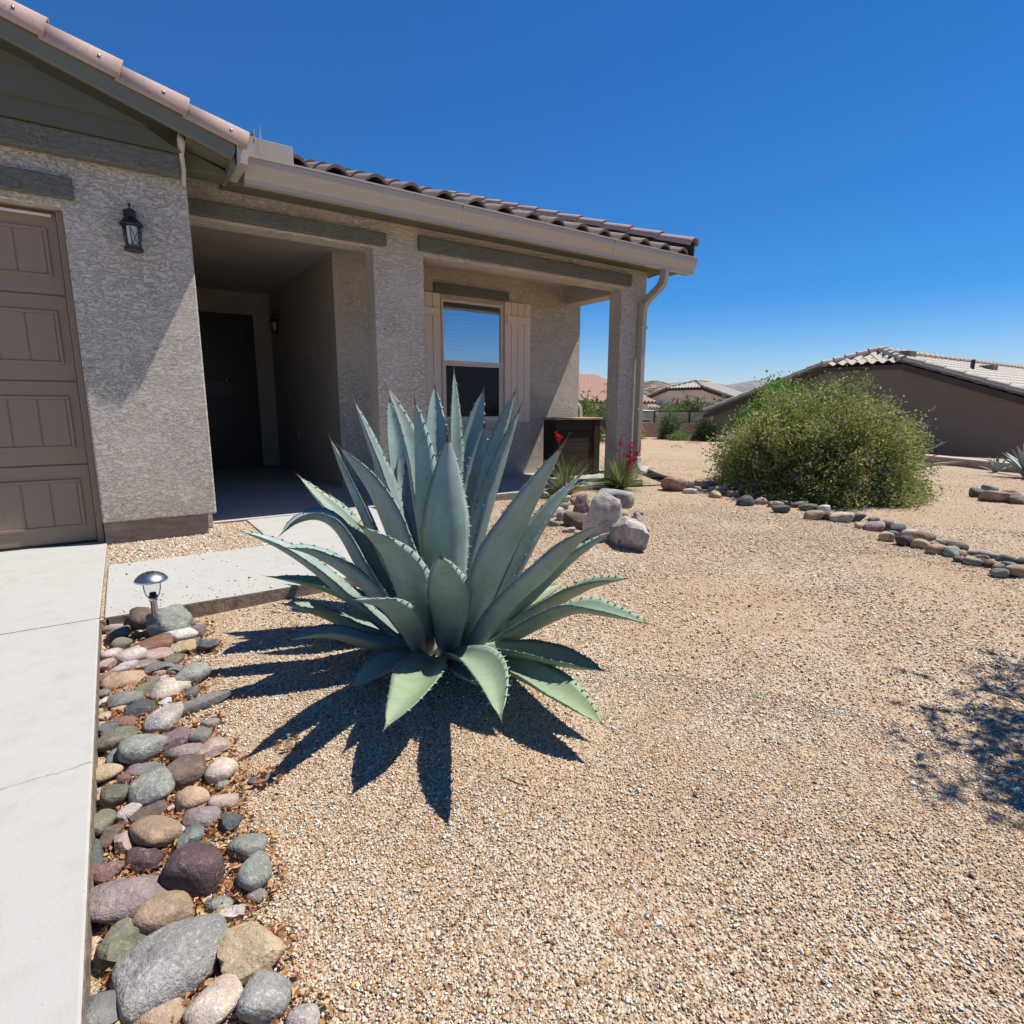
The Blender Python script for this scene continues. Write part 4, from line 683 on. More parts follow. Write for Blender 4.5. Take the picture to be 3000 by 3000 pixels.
# ================================================================ THE BIG AGAVE
def spline(P, n):
    P = [Vector(p) for p in P]; Q = [P[0]*2-P[1]]+P+[P[-1]*2-P[-2]]; out = []
    seg = len(P)-1
    for i in range(n+1):
        t = i/n*seg; k = min(int(t), seg-1); u = t-k
        a, b, c, d = Q[k:k+4]
        out.append(.5*((2*b)+(c-a)*u+(2*a-5*b+4*c-d)*u*u+(3*b-a-3*c+d)*u**3))
    return out
def agave_leaf(name, P, w, roll, parent, axis, old=0., teeth=True, seed=0, nseg=34, base_w=.62):
    rnd = random.Random(seed); C_ = spline(P, nseg); n = len(C_)
    ax = Vector((axis[0], axis[1], 0)); hz = Vector((C_[-1].x-C_[0].x, C_[-1].y-C_[0].y, 0))
    if hz.length < .12: hz = Vector((C_[n//2].x-ax.x, C_[n//2].y-ax.y, 0))
    if hz.length < .02: hz = Vector((fw.x, fw.y, 0))
    hz.normalize(); W0 = Vector((-hz.y, hz.x, 0))
    K = 8; vs = []; tint = []; fs = []; mi = []; rings = []
    L = sum((C_[i+1]-C_[i]).length for i in range(n-1))
    wav = rnd.uniform(0, 6)
    for i, c in enumerate(C_):
        t = i/(n-1); T = (C_[min(i+1, n-1)]-C_[max(i-1, 0)]).normalized()
        W = (W0-T*W0.dot(T)).normalized(); Nn = T.cross(W).normalized()
        if (Nn.dot(Vector((0, 0, 1))-hz)) < 0: Nn = -Nn
        W = (Matrix.Rotation(R(roll), 3, T) @ W); Nn = (Matrix.Rotation(R(roll), 3, T) @ Nn)
        if t < .5: f = base_w+(1-base_w)*math.sin(t/.5*math.pi/2)
        else: u = (t-.5)/.5; f = max(0, (1-u**1.95))*(1-.16*u)+.012
        if t > .93: f = max(.02, f*.75)
        hw = w*.5*f; th = w*(.17*(1-t)**1.1+.035)*min(1, f*1.6+.1)
        cup = .58*(1-.2*t)
        ring = []
        for j in range(K+1):            # upper, channelled face
            s = j/K*2-1; e = abs(s)
            ring.append(c+W*(s*hw)+Nn*(hw*cup*e**1.7+th*.10+hw*.025*math.sin(t*26+wav+s*2)*(e**3)))
        for j in range(K-1, 0, -1):     # rounded underside
            s = j/K*2-1; e = abs(s)
            ring.append(c+W*(s*hw)+Nn*(hw*cup*e**1.7-th*(1-e**2.4)))
        rings.append((c, W, Nn, hw, cup)); 
        for jj, v in enumerate(ring):
            vs.append(v); e = abs((jj/K*2-1) if jj <= K else ((2*K-jj)/K*2-1))
            tint.append((max(0, (e-.8)/.2), old*(.45+.6*t), max(0, (t-.86)/.1)))  # green grows towards the tip, standing in for light through the leaf
    m_ = 2*K
    for i in range(n-1):
        for j in range(m_): fs.append((i*m_+j, i*m_+(j+1) % m_, (i+1)*m_+(j+1) % m_, (i+1)*m_+j)); mi.append(0)
    fs.append(tuple(range(m_-1, -1, -1))); mi.append(0)
    # terminal spine
    c, W, Nn, hw, cup = rings[-1]; T = (C_[-1]-C_[-2]).normalized(); k0 = len(vs); tip = c+T*.032
    for v in list(vs[(n-1)*m_:n*m_]): vs.append(v); tint.append((0, 0, 1))
    vs.append(tip); tint.append((0, 0, 1))
    for j in range(m_): fs.append((k0+j, k0+(j+1) % m_, k0+m_)); mi.append(1)
    # hooked teeth on both margins
    if teeth:
        for side in (-1, 1):
            d = .06; acc = 0
            for i in range(2, n-3):
                acc += (C_[i]-C_[i-1]).length; t = i/(n-1)
                if t < .16: continue
                if acc > d:
                    acc = 0; d = .024+rnd.random()*.016; c, W, Nn, hw, cup = rings[i]; T = (C_[i+1]-C_[i]).normalized()
                    e0 = c+W*side*hw*.985+Nn*hw*cup; hgt = .0085+rnd.random()*.006
                    tipv = e0+W*side*hgt+T*(.004 if rnd.random() < .3 else -.006)+Nn*.002; k0 = len(vs)
                    for v in (e0-T*.0065, e0+T*.0065, e0+Nn*.003-W*side*.005, e0-Nn*.003-W*side*.004): vs.append(v); tint.append((1, old, 0))
                    vs.append(tipv); tint.append((.5, 0, 1))
                    for q in ((0, 2, 4), (2, 1, 4), (1, 3, 4), (3, 0, 4)): fs.append(tuple(k0+x for x in q)); mi.append(1 if False else 0)
    me = bpy.data.meshes.new(name); org = parent.location
    me.from_pydata([tuple(Vector(v)-org) for v in vs], [], fs); me.materials.append(M['agave']); me.materials.append(M['spine'])
    for p, q in zip(me.polygons, mi): p.material_index = q; p.use_smooth = True
    a = me.color_attributes.new('tint', 'FLOAT_COLOR', 'POINT')
    for i_, t_ in enumerate(tint): a.data[i_].color = (*t_, 1)
    o = bpy.data.objects.new(name, me); return link(o, parent)
AX = (1.173, 2.283)
agave = empty('agave', (AX[0], AX[1], -.08), 'huge blue green agave with spiny leaves in front of the porch', 'agave')
for i, (P, w, roll) in enumerate(LEAVES):
    w *= 1.17
    old = {8: .55, 9: .55, 10: .9, 11: .8, 12: .8, 13: .7, 14: .8, 15: .3, 17: .4, 18: .3, 19: .3, 20: .8, 24: .35, 25: .9, 7: .25}.get(i, .0)
    agave_leaf('leaf', P, w, roll, agave, AX, old, seed=i)
mb = MB().lathe([(0, .02), (.10, .03), (.13, .12), (.10, .3), (.05, .5), (0, .62)], (AX[0], AX[1], -.08), 20)
MB().tube([(AX[0], AX[1], -.1), (AX[0], AX[1], .12), (AX[0], AX[1], .4)], .1, 14, rr=[.13, .10, .02]).build('leaf_heart', M['agave'], agave, smooth=True)
def small_agave(x, y, z, s, n, label, seed, name='agave'):
    rnd = random.Random(seed); a = empty(name, (x, y, z), label, 'agave')
    for k in range(n):
        az = k*2.4+rnd.random()*.5; el = R(85-70*(k/n)**.8); L_ = s*(.75+.3*rnd.random())
        d = Vector((math.cos(az)*math.cos(el), math.sin(az)*math.cos(el), math.sin(el)))
        b0 = Vector((x, y, z+.03*s))+Vector((math.cos(az), math.sin(az), 0))*.05*s
        agave_leaf('leaf', [b0, b0+d*L_*.5+Vector((0, 0, .03*s)), b0+d*L_], .12*s, 0, a, (x, y), .1, teeth=False, seed=k, nseg=10)
    return a
small_agave(12.4, 2.88, -.08, .66, 22, 'blue agave at the right edge of the yard by the low block wall', 5)
small_agave(12.75, 3.42, -.08, .32, 12, 'tiny agave pup on the gravel beside the low block wall', 6)
small_agave(9.9, 4.15, -.08, 1.12, 24, 'agave standing behind the right side of the round flowering bush', 8)
small_agave(1.41, 1.80, -.072, .11, 8, 'tiny agave pup on the gravel right of the big agave', 9)

# ================================================================ STONES
def ico(sub):
    bm = bmesh.new(); bmesh.ops.create_icosphere(bm, subdivisions=sub, radius=1); v = np.array([t.co[:] for t in bm.verts]); f = np.array([[q.index for q in t.verts] for t in bm.faces]); bm.free(); return v, f
ICO4, ICO3, ICO2 = ico(4), ico(3), ico(2)
def stone_mesh(name, a, b, c, kind, seed, mat, big=False):
    r = np.random.default_rng(seed); V, Fc = ICO4 if big else ICO3
    npl, p, jit = {'o': (9, 7, .10), 'l': (9, 7, .10), 'a': (11, 22, .22), 'r': (15, 40, .28)}[kind]
    nn = r.normal(size=(npl, 3))*np.array([1, 1, .8]); nn /= np.linalg.norm(nn, axis=1)[:, None]
    nn = np.concatenate([nn, np.eye(3), -np.eye(3)]) if kind != 'r' else np.concatenate([nn, np.array([[0, 0, -1.]])]); h = 1+r.uniform(-jit*.5, jit, len(nn))
    if kind in 'ar': h[:npl] = 1+r.uniform(-.34 if kind == 'a' else -.46, .0, npl)
    if kind in 'ol': h[:npl] = 1+r.uniform(-.24, .05, npl)
    d = np.maximum(V@nn.T, 1e-3)/h
    q = {'o': 9, 'l': 9, 'a': 26, 'r': 60}[kind]
    rad = (np.sum(d**q, axis=1))**(-1./q); rad = rad/np.mean(rad)
    if kind in 'ol': rad = rad*.78+.22
    amp = {'o': .03, 'l': .03, 'a': .05, 'r': .055}[kind]
    off = r.uniform(0, 50, 3)
    nz = np.array([mnoise.fractal(Vector(v*(3.0 if kind == 'r' else 2.2)+off), .7, 2, 5) for v in V])
    rad = rad*(1+amp*nz)
    W = V*rad[:, None]*np.array([a, b, c])
    me_o = npmesh(name, W, Fc, None, mat, kind in 'ol')
    if kind in 'ar':
        me_o.data.polygons.foreach_set('use_smooth', np.ones(len(Fc), bool)); me_o.data.set_sharp_from_angle(angle=R(28)) if hasattr(me_o.data, 'set_sharp_from_angle') else None
    return me_o
WORD = {'brown': 'brown', 'sage': 'sage grey', 'pink': 'pink', 'grey': 'dark grey', 'olive': 'olive grey', 'white': 'white', 'purple': 'purple', 'rust': 'rust brown', 'cream': 'cream', 'gold': 'golden tan', 'slate': 'blackish slate',
        'speckled': 'speckled pinkish', 'mauve': 'mauve', 'salmon': 'salmon pink', 'tan': 'tan', 'red': 'dark red', 'teal': 'teal grey', 'darkpurple': 'dark purple', 'biggrey': 'pale grey', 'rockpink': 'jagged pinkish white'}
GRP = {'drive': ('stones in the border beside the driveway', 'in the driveway border'), 'row': ('stones in the curved row below the flowering bush', 'in the row below the bush'),
       'trio': ('stones in the small cluster at the right', 'in the trio right of the bush'), 'heap': ('rocks in the heap behind the agave', 'in the heap behind the agave')}
def pix(p):
    v = Vector(p)-Vector((0, 0, CAMH)); k = v.dot(fw); return 1500+F*v.dot(rt)/k, 1500-F*v.dot(up)/k
recs = []
for i, s_ in enumerate(STONES):
    x, y, z, a, b, c, yaw, col, kind, grp = s_
    X, Y = pix((x, y, z)); recs.append(dict(i=i, x=X, y=Y, size=max(a, b), asp=a/max(b, .001), col=col, kind=kind, grp=grp))
def shape(r):
    s = 'large' if r['size'] > .13 else ('small' if r['size'] < .05 else 'medium')
    k = {'o': 'round' if .7 < r['asp'] < 1.4 else 'oval', 'l': 'long', 'a': 'angular', 'r': 'craggy'}[r['kind']]
    return s, k
used = {}
LM = {'drive': [('the driveway edge', 290, None), ], }
def landmarks(r):
    g = r['grp']
    if g == 'drive':
        ms = [('the solar light', 470, 1800), ('the big dark purple boulder', 575, 2536), ('the largest pale grey slab', 513, 2808)]
        best = min(ms, key=lambda m_: math.hypot(r['x']-m_[1], r['y']-m_[2]))
    elif g == 'row': best = min([('the corrugated drain pipe', 1960, 1410), ('the foot of the bush', 2400, 1490), ('the right edge of the photo', 3000, 1670)], key=lambda m_: math.hypot(r['x']-m_[1], r['y']-m_[2]))
    elif g == 'heap': best = ('the tall craggy centre rock', 1772, 1523)
    else: best = ('the long salmon stone', 2916, 1456)
    dx, dy = r['x']-best[1], r['y']-best[2]
    rel = ('just ' if math.hypot(dx, dy) < 90 else '')+(('below ' if dy > 0 else 'above ') if abs(dy) > abs(dx) else ('right of ' if dx > 0 else 'left of '))+best[0]
    return rel
ORD = ['first', 'second', 'third', 'fourth', 'fifth', 'sixth', 'seventh', 'eighth', 'ninth', 'tenth', 'eleventh', 'twelfth', 'thirteenth', 'fourteenth', 'fifteenth', 'sixteenth', 'seventeenth', 'eighteenth', 'nineteenth', 'twentieth', 'last']
bycol = {}
for r in recs: bycol.setdefault((r['grp'], r['col']), []).append(r)
for (g, col), rs in bycol.items():
    if g in ('drive',): rs.sort(key=lambda r: r['y']); what = 'from the top'
    elif g == 'row': rs.sort(key=lambda r: r['x']); what = 'from the left'
    else: rs.sort(key=lambda r: r['x']); what = 'from the left'
    for n_, r in enumerate(rs):
        s, k = shape(r)
        if len(rs) == 1: r['label'] = f"{s} {k} {WORD[col]} stone {GRP[g][1]}"
        else: r['label'] = f"{s} {k} stone, {ORD[n_]} {WORD[col]} one {what} {GRP[g][1]}"
        if len(r['label'].split()) > 16: r['label'] = f"{ORD[n_]} {WORD[col]} stone {what} {GRP[g][1]}"
        if g == 'drive' and len(rs) == 1: r['label'] = f"{s} {k} {WORD[col]} stone {landmarks(r)}"
HERO = {(575, 2536): 'large round dark purple pitted boulder sitting on the driveway stones', (513, 2808): 'largest pale grey flat boulder in the driveway border', (733, 2787): 'grey and golden angular boulder right of the largest pale slab',
        (782, 2924): 'smooth round grey stone at the bottom, right end of the border'}
for r, s_ in zip(recs, STONES):
    x, y, z, a, b, c, yaw, col, kind, grp = s_
    for (hx, hy), lab in HERO.items():
        if math.hypot(r['x']-hx, r['y']-hy) < 45 and r['size'] > .08: r['label'] = lab
    o = stone_mesh('rock' if grp == 'heap' else 'stone', a, b, c, kind, r['i']+100, M['s_'+col], big=r['size'] > .1 or kind == 'r')
    o.location = (x, y, z); rr_ = random.Random(r['i'])
    o.rotation_euler = (rr_.uniform(-.12, .12), rr_.uniform(-.12, .12), yaw)
    if grp == 'heap' and kind == 'r': o.rotation_euler = (rr_.uniform(-.1, .1), rr_.uniform(-.25, .25), yaw)
    link(o, None, r['label'], 'rock' if grp == 'heap' else 'stone', GRP[grp][0])

# ================================================================ SOLAR LIGHT
sx, syy = .083, 3.19
sl_ = empty('solar_light', (sx, syy, -.08), 'steel solar path light standing among the stones at the driveway corner', 'path light')
MB().lathe([(.015, 0), (.015, .185), (.019, .188), (.019, .205), (.015, .208), (.0, .208)], (sx, syy, -.08), 16).build('stake', M['chrome'], sl_, smooth=True)
MB().lathe([(0, .206), (.022, .207), (.031, .222), (.036, .245), (.040, .292)], (sx, syy, -.08), 24).build('glass_shade', M['glass'], sl_, smooth=True)
MB().lathe([(0, .232), (.014, .23), (.016, .216), (.022, .21), (0, .209)], (sx, syy, -.08), 12).build('bulb_base', M['black'], sl_, smooth=True)
cp_ = MB().lathe([(0, .331), (.026, .331), (.030, .328), (.040, .327), (.046, .321), (.054, .318), (.063, .308), (.071, .298), (.073, .292), (.070, .289), (.04, .293), (0, .294)], (sx, syy, -.08), 32).build('cap', M['chrome'], sl_, smooth=True)
MB().box(sx-.016, sx+.016, syy-.016, syy+.016, .2512, .2535).build('solar_panel', M['black'], cp_)

# ================================================================ DRAIN PIPE, CRATE, GRILL
path = [Vector((6.25, 5.67, .125)), Vector((6.40, 5.62, .06)), Vector((6.58, 5.55, .0)), Vector((6.82, 5.44, -.035))]
pp = spline(path, 90); rr_ = [.052+.006*(1 if (i % 3) else -1) for i in range(len(pp))]
o = MB().tube(pp, .05, 16, rr=rr_).build('drain_pipe', M['plasticblack'])
o['label'] = 'black corrugated drain pipe running from the downspout to the salmon boulder'; o['category'] = 'pipe'
cr_ = empty('wooden_crate', (5.7, 6.85, 0), 'dark wooden plank box with a pale worn top on the porch beside the corner post', 'box')
for k in range(5):
    z0 = .015+k*.166; MB().box(5.36, 6.09, 6.60, 6.622, z0, z0+.158).build('plank', M['darkwood'], cr_, bevel=.004, seg=1)
MB().box(6.09, 6.215, 6.575, 6.70, .01, .845).build('corner_post', M['darkwood'], cr_, bevel=.004, seg=1)
MB().box(5.352, 5.43, 6.623, 6.90, .01, .845).build('corner_post', M['darkwood'], cr_, bevel=.004, seg=1)
MB().box(5.44, 6.18, 6.63, 6.9, .02, .84).build('gap_light_block', M['black'], cr_)  # black box added inside so no light shows through the plank gaps
for k in range(2): MB().box(5.33, 6.25, 6.56+k*.19, 6.745+k*.19, .848, .878).build('top_board', M['topwood'], cr_, bevel=.004, seg=1)
gl = empty('grill', (7.3, 7.2, 0), 'black barbecue grill standing beyond the corner post', 'grill')
MB().lathe([(0, -.2), (.18, -.16), (.27, -.05), (.29, .03), (.25, .05), (0, .05)], (7.15, 7.25, .78), 20).build('bowl', M['black'], gl, smooth=True)
MB().box(7.15, 7.85, 7.05, 7.35, .78, .81).build('side_shelf', M['black'], gl, bevel=.006)
for dx, dy in ((-.15, -.12), (.22, -.12), (.22, .12), (-.15, .12)): MB().tube([(7.3+dx, 7.2+dy, -.08), (7.3+dx*.8, 7.2+dy*.8, .7)], .014, 8).build('leg', M['black'], gl)
MB().tube([(7.70, 7.06, .85), (7.70, 7.34, .85)], .012, 8).build('handle', M['nail'], gl)

# ================================================================ FOLIAGE
def quads(P, D, S, W, tint, name, mat, jit=.5, rng=RNG, fold=False):
    """leaf-shaped rhombs: centres P, long direction D, length S, width W"""
    n = len(P); D = D/np.maximum(np.linalg.norm(D, axis=1)[:, None], 1e-6); r_ = rng.normal(size=(n, 3))
    T = np.cross(D, r_); T /= np.maximum(np.linalg.norm(T, axis=1)[:, None], 1e-6)
    a = P-D*S[:, None]*.5; b = P+T*W[:, None]*.5; c = P+D*S[:, None]*.5; d = P-T*W[:, None]*.5
    V = np.stack([a, b, c, d], 1).reshape(-1, 3); Fq = np.arange(4*n).reshape(n, 4)
    return npmesh(name, V, Fq, np.repeat(tint, 4, axis=0), mat)
def shrub(name, loc, rad, n_sprig, per, leaf, cols, label, cat, seed, flowers=None, group=None, squash=.75, stray=.06, dome=True, stems=True, upright=.3, zc=.35, trunk=None):
    rng = np.random.default_rng(seed); root = empty(name, loc, label, cat, group)
    rx, ry, rz = rad
    # sprig directions over the dome
    d = rng.normal(size=(n_sprig, 3)); d[:, 2] = np.abs(d[:, 2])*1.0-.15; d /= np.linalg.norm(d, axis=1)[:, None]
    lump = np.array([mnoise.noise(Vector(q*2.3)+Vector((seed, 0, 0))) for q in d]); lump2 = np.array([mnoise.noise(Vector(q*6)+Vector((seed+9, 0, 0))) for q in d])
    R_ = (1+.24*lump+.16*lump2)*(.55+.45*rng.random(n_sprig)**.45)*(1+stray*(rng.random(n_sprig) > .93)*rng.uniform(.5, 2.6, n_sprig))
    tipp = d*R_[:, None]*np.array([rx, ry, rz]); tipp[:, 2] = np.maximum(tipp[:, 2]+rz*.0, .03)
    inner = tipp*rng.uniform(.45, .62, n_sprig)[:, None]; inner[:, 2] *= .8
    t = rng.random((n_sprig, per)); t = t**.8
    ctr = inner[:, None]*(1-t[..., None])+tipp[:, None]*t[..., None]
    ctr[..., 2] += upright*.1*rz*np.sin(t*2)
    ctr = ctr+rng.normal(size=ctr.shape)*leaf*1.1
    P = ctr.reshape(-1, 3); dr_ = np.repeat(tipp-inner, per, axis=0)
    dr_ = dr_/np.linalg.norm(dr_, axis=1)[:, None]+rng.normal(size=P.shape)*.8
    n = len(P); S = leaf*rng.uniform(.6, 1.4, n); W = S*rng.uniform(.35, .6, n)
    cols = np.array(cols); base = cols[rng.integers(0, len(cols), n_sprig)]; base = np.repeat(base, per, axis=0)*rng.uniform(.7, 1.3, (n, 1))
    other = cols[rng.integers(0, len(cols), n)]; tint = base*.6+other*.4
    P[:, 2] = np.maximum(P[:, 2], .015)
    link(quads(P, dr_, S, W, tint, 'foliage', M['leaf'], rng=rng), root)
    if stems:
        st = MB(); k_ = min(n_sprig, 420)
        for q in range(k_):
            a_ = Vector((rng.normal()*rx*.06, rng.normal()*ry*.06, .0)); b_ = Vector(inner[q]); c_ = Vector(tipp[q])
            st.tube([a_, b_, c_], .004, 3, cap=False, rr=[.008*rz, .005*rz, .0018])
        me = bpy.data.meshes.new('stem'); me.from_pydata(st.v, [], st.f); me.materials.append(M['s_brown'] if not trunk else M[trunk]); link(bpy.data.objects.new('stem', me), root)
    if flowers:
        nfl, fcol, fs_ = flowers; idx = rng.integers(0, n_sprig, nfl); c0 = tipp[idx]*rng.uniform(.93, 1.03, (nfl, 1))
        Pf = np.repeat(c0, 5, axis=0)+rng.normal(size=(nfl*5, 3))*fs_*.45; S2 = np.full(nfl*5, fs_)*rng.uniform(.6, 1.2, nfl*5)
        tf = np.repeat(np.array([fcol]), nfl*5, axis=0)*rng.uniform(.7, 1.3, (nfl*5, 1))
        link(quads(Pf, rng.normal(size=(nfl*5, 3)), S2, S2*.8, tf, 'flowers', M['leaf'], rng=rng), root)
    return root
BC = [(.30, .35, .10), (.21, .27, .08), (.42, .41, .15), (.13, .18, .05), (.48, .38, .14), (.28, .34, .12)]
shrub('flowering_bush', (7.66, 3.93, -.08), (1.30, 1.30, 1.45), 4300, 54, .037, BC, 'big round green bush with small purple flowers on the gravel', 'bush', 3, flowers=(420, (.46, .34, .62), .026), stray=.04)
shrub('feathery_bush', (8.45, 5.0, -.08), (.72, .72, 1.60), 700, 46, .05, [(.14, .30, .035), (.18, .36, .05), (.10, .24, .03)], 'bright green feathery shrub behind the left top of the flowering bush', 'bush', 4, stray=0)
shrub('green_shrub', (16.2, 13.6, -.1), (.42, .42, 1.15), 200, 26, .06, [(.10, .17, .05), (.07, .13, .035), (.24, .3, .14)], 'upright leafy green shrub in front of the block wall, left of the dark round one', 'shrub', 5, group=None)
shrub('round_shrub', (16.2, 12.1, -.1), (.42, .42, .78), 260, 26, .06, [(.035, .075, .02), (.06, .11, .03), (.025, .05, .015)], 'dark green rounded shrub beside the corner of the brown house', 'shrub', 6)
shrub('yellow_flower_shrub', (15.3, 14.6, -.1), (.5, .5, .8), 160, 22, .055, [(.25, .28, .05), (.35, .33, .06), (.2, .22, .06)], 'yellow green shrub with orange flowers beside the downspout, in front of the block wall', 'shrub', 7, flowers=(40, (.8, .16, .03), .06))
shrub('low_shrub', (15.9, 12.9, -.1), (.5, .5, .32), 90, 20, .05, [(.12, .2, .05), (.2, .28, .1)], 'low spreading green plant between the two shrubs by the block wall', 'shrub', 8)
def tree(loc, h, rad, cols, label, seed, n_sprig=520, per=26, leaf=.10, name='tree', th=.09):
    rng = np.random.default_rng(seed); rnd = random.Random(seed); root = empty(name, loc, label, 'tree')
    tr = MB(); tops = []
    for k in range(9):
        az = k*2.4; r_ = rad*(.35+.5*rnd.random()); e = Vector((math.cos(az)*r_, math.sin(az)*r_, h*(.62+.3*rnd.random()))); tops.append(e)
        m1 = Vector((e.x*.25+rnd.uniform(-.1, .1), e.y*.25+rnd.uniform(-.1, .1), h*.38))
        tr.tube(spline([Vector((rnd.uniform(-.04, .04), rnd.uniform(-.04, .04), -.1)), m1, e], 8), .05, 7, rr=[th*(1-.085*i) for i in range(9)])
    me = bpy.data.meshes.new('trunk'); me.from_pydata(tr.v, [], tr.f); me.materials.append(M['s_brown']); link(bpy.data.objects.new('trunk', me), root)
    cl = []
    for e in tops:
        for q in range(5): cl.append(np.array(e)*.9+rng.normal(size=3)*rad*.28)
    cl = np.array(cl); idx = rng.integers(0, len(cl), n_sprig); c0 = cl[idx]+rng.normal(size=(n_sprig, 3))*rad*.15
    dd = rng.normal(size=(n_sprig, 3)); dd /= np.linalg.norm(dd, axis=1)[:, None]; t = rng.random((n_sprig, per))
    P = (c0[:, None]+dd[:, None]*t[..., None]*rad*.3+rng.normal(size=(n_sprig, per, 3))*leaf*.4).reshape(-1, 3); n = len(P)
    cols = np.array(cols); tint = np.repeat(cols[rng.integers(0, len(cols), n_sprig)], per, axis=0)*rng.uniform(.65, 1.35, (n, 1))
    S = leaf*rng.uniform(.6, 1.3, n); link(quads(P, rng.normal(size=(n, 3)), S, S*.5, tint, 'crown', M['leaf'], rng=rng), root); return root
tree((22.5, 19.4, -1.5), 2.2, 1.2, [(.11, .2, .04), (.15, .26, .05)], 'bright green tree behind the fence just right of the downspout', 21)
tree((24.9, 19.3, -1.5), 2.6, 1.4, [(.2, .22, .09), (.15, .17, .06), (.12, .14, .05)], 'olive green bushy tree behind the fence in front of the pale gabled house', 22)
tree((25.6, 17.9, -1.5), 2.05, 1.1, [(.22, .27, .05), (.15, .2, .05)], 'yellow green tree behind the fence at the right end', 23)
tree((22.4, 17.7, -1.5), 1.85, 1.2, [(.16, .19, .08), (.1, .13, .04)], 'low olive tree behind the middle of the slatted fence', 24)
tree((12.9, 13.9, -.6), 1.9, 1.0, [(.11, .19, .05), (.16, .25, .06)], 'green shrubby tree seen through the porch opening above the crate', 25, leaf=.06)
# tree beside the photographer: its crown shades the gravel at the right edge
tree((3.52, -.36, -.08), 2.4, .70, [(.09, .12, .04), (.06, .09, .03)], 'feathery small tree just right of the view, shading the gravel', 31, n_sprig=1500, per=26, leaf=.034, th=.03)
tree((9, -14, -.5), 5, 2.6, [(.06, .08, .03)], 'unseen dark tree added for the window reflection, behind the photographer', 32, leaf=.2)  # unseen trees, added to give the lower window pane a dark reflection
tree((2, -17, -.5), 5.5, 3, [(.06, .08, .03)], 'unseen dark tree added for the window reflection, straight behind the photographer', 33, leaf=.2)
tree((-6, -16, -.5), 4.5, 2.6, [(.07, .09, .03)], 'unseen dark tree added for the window reflection, behind the driveway', 34, leaf=.2)
# red yuccas
def yucca(x, y, label, stalks, seed, n=280, L0=.52):
    rnd = random.Random(seed); root = empty('red_yucca', (x, y, -.08), label, 'yucca', 'red yuccas by the porch')
    mb = MB(); vs = []; fs = []; tint = []
    for k in range(n):
        az = rnd.uniform(0, 2*math.pi); L_ = L0*rnd.uniform(.55, 1.2); el = R(rnd.uniform(25, 85)); w = .0085
        p = Vector((math.cos(az)*.03*rnd.random(), math.sin(az)*.03*rnd.random(), 0)); d = Vector((math.cos(az)*math.cos(el), math.sin(az)*math.cos(el), math.sin(el))); sd = Vector((-math.sin(az), math.cos(az), 0))
        k0 = len(vs); c = [(.13, .19, .06), (.2, .24, .1), (.09, .14, .04), (.34, .3, .16)][rnd.choice((0, 0, 1, 1, 2, 2, 3))]
        for i in range(8):
            f = (1-i/7.2); vs += [p+sd*w*f+Vector((0, 0, .002)), p-sd*w*f]; tint += [c, c]
            p = p+d*L_/7; d = (d+Vector((0, 0, -.085-.05*rnd.random()))).normalized()
            if i: fs.append((k0+2*i-2, k0+2*i-1, k0+2*i+1, k0+2*i))
    link(npmesh('leaves', np.array([v[:] for v in vs]), np.array(fs), np.array(tint), M['leaf']), root)
    for pts, fl in stalks:
        P = spline([Vector(p) for p in pts], 14)
        me = MB().tube([p for p in P], .004, 6, rr=[.006-.0003*i for i in range(15)]); m_ = bpy.data.meshes.new('stalk'); m_.from_pydata(me.v, [], me.f); m_.materials.append(M['s_red']); link(bpy.data.objects.new('stalk', m_), root)
        rng = np.random.default_rng(seed+len(fl)); c0 = []
        for (t0, t1, nn) in fl:
            for q in range(nn): c0.append(np.array(P[int(14*(t0+(t1-t0)*q/max(1, nn-1)))][:])+rng.normal(size=3)*.016)
        c0 = np.repeat(np.array(c0), 7, axis=0)+rng.normal(size=(len(c0)*7, 3))*.010
        S = rng.uniform(.022, .042, len(c0)); tf = np.array([(.55, .02, .035)])*rng.uniform(.5, 1.4, (len(c0), 1))
        link(quads(c0, rng.normal(size=c0.shape)+np.array([0, 0, .6]), S, S*.5, tf, 'flowers', M['leaf'], rng=rng), root)
yucca(4.62, 5.50, 'red yucca with one leaning red flower head, left of the wooden crate', [([(0, 0, 0), (.0, .02, .35), (-.06, .03, .62), (-.12, .03, .80)], [(.86, 1., 22)])], 51)
yucca(5.66, 5.56, 'red yucca with several tall red flower spikes at the foot of the corner post', [([(.04, 0, 0), (.14, 0, .4), (.2, .02, .62)], [(.45, 1., 26)]), ([(.05, 0, 0), (.24, 0, .36), (.36, 0, .58)], [(.5, 1., 16)]), ([(-.03, 0, 0), (-.05, .0, .4), (0, 0, .68)], [(.55, .65, 3), (.85, 1., 6)]), ([(.02, 0, 0), (.10, -.02, .25), (.15, -.03, .42)], [(.5, 1., 18)])], 52, n=430, L0=.54)
# dry weeds
def weed(x, y, s, label, seed, col=(.3, .17, .1)):
    rng = np.random.default_rng(seed); root = empty('dry_weed', (x, y, float(gh(np.array(x), np.array(y)))), label, 'weed')
    n = 160; d = rng.normal(size=(n, 3)); d[:, 2] = abs(d[:, 2])+.2; d /= np.linalg.norm(d, axis=1)[:, None]; P = d*rng.uniform(.1, s, (n, 1))*np.array([1.3, 1.3, .7])
    link(quads(P, d+rng.normal(size=(n, 3))*.3, np.full(n, s*.35), np.full(n, s*.03), np.tile(np.array([col]), (n, 1))*rng.uniform(.6, 1.4, (n, 1)), 'twigs', M['leaf'], rng=rng), root)
weed(14.4, 11.2, .22, 'dry reddish weed on the far gravel, below the dark round shrub', 61)
weed(12.8, 10.5, .14, 'tiny dry weed on the far gravel, nearer the house', 62, (.3, .24, .12))
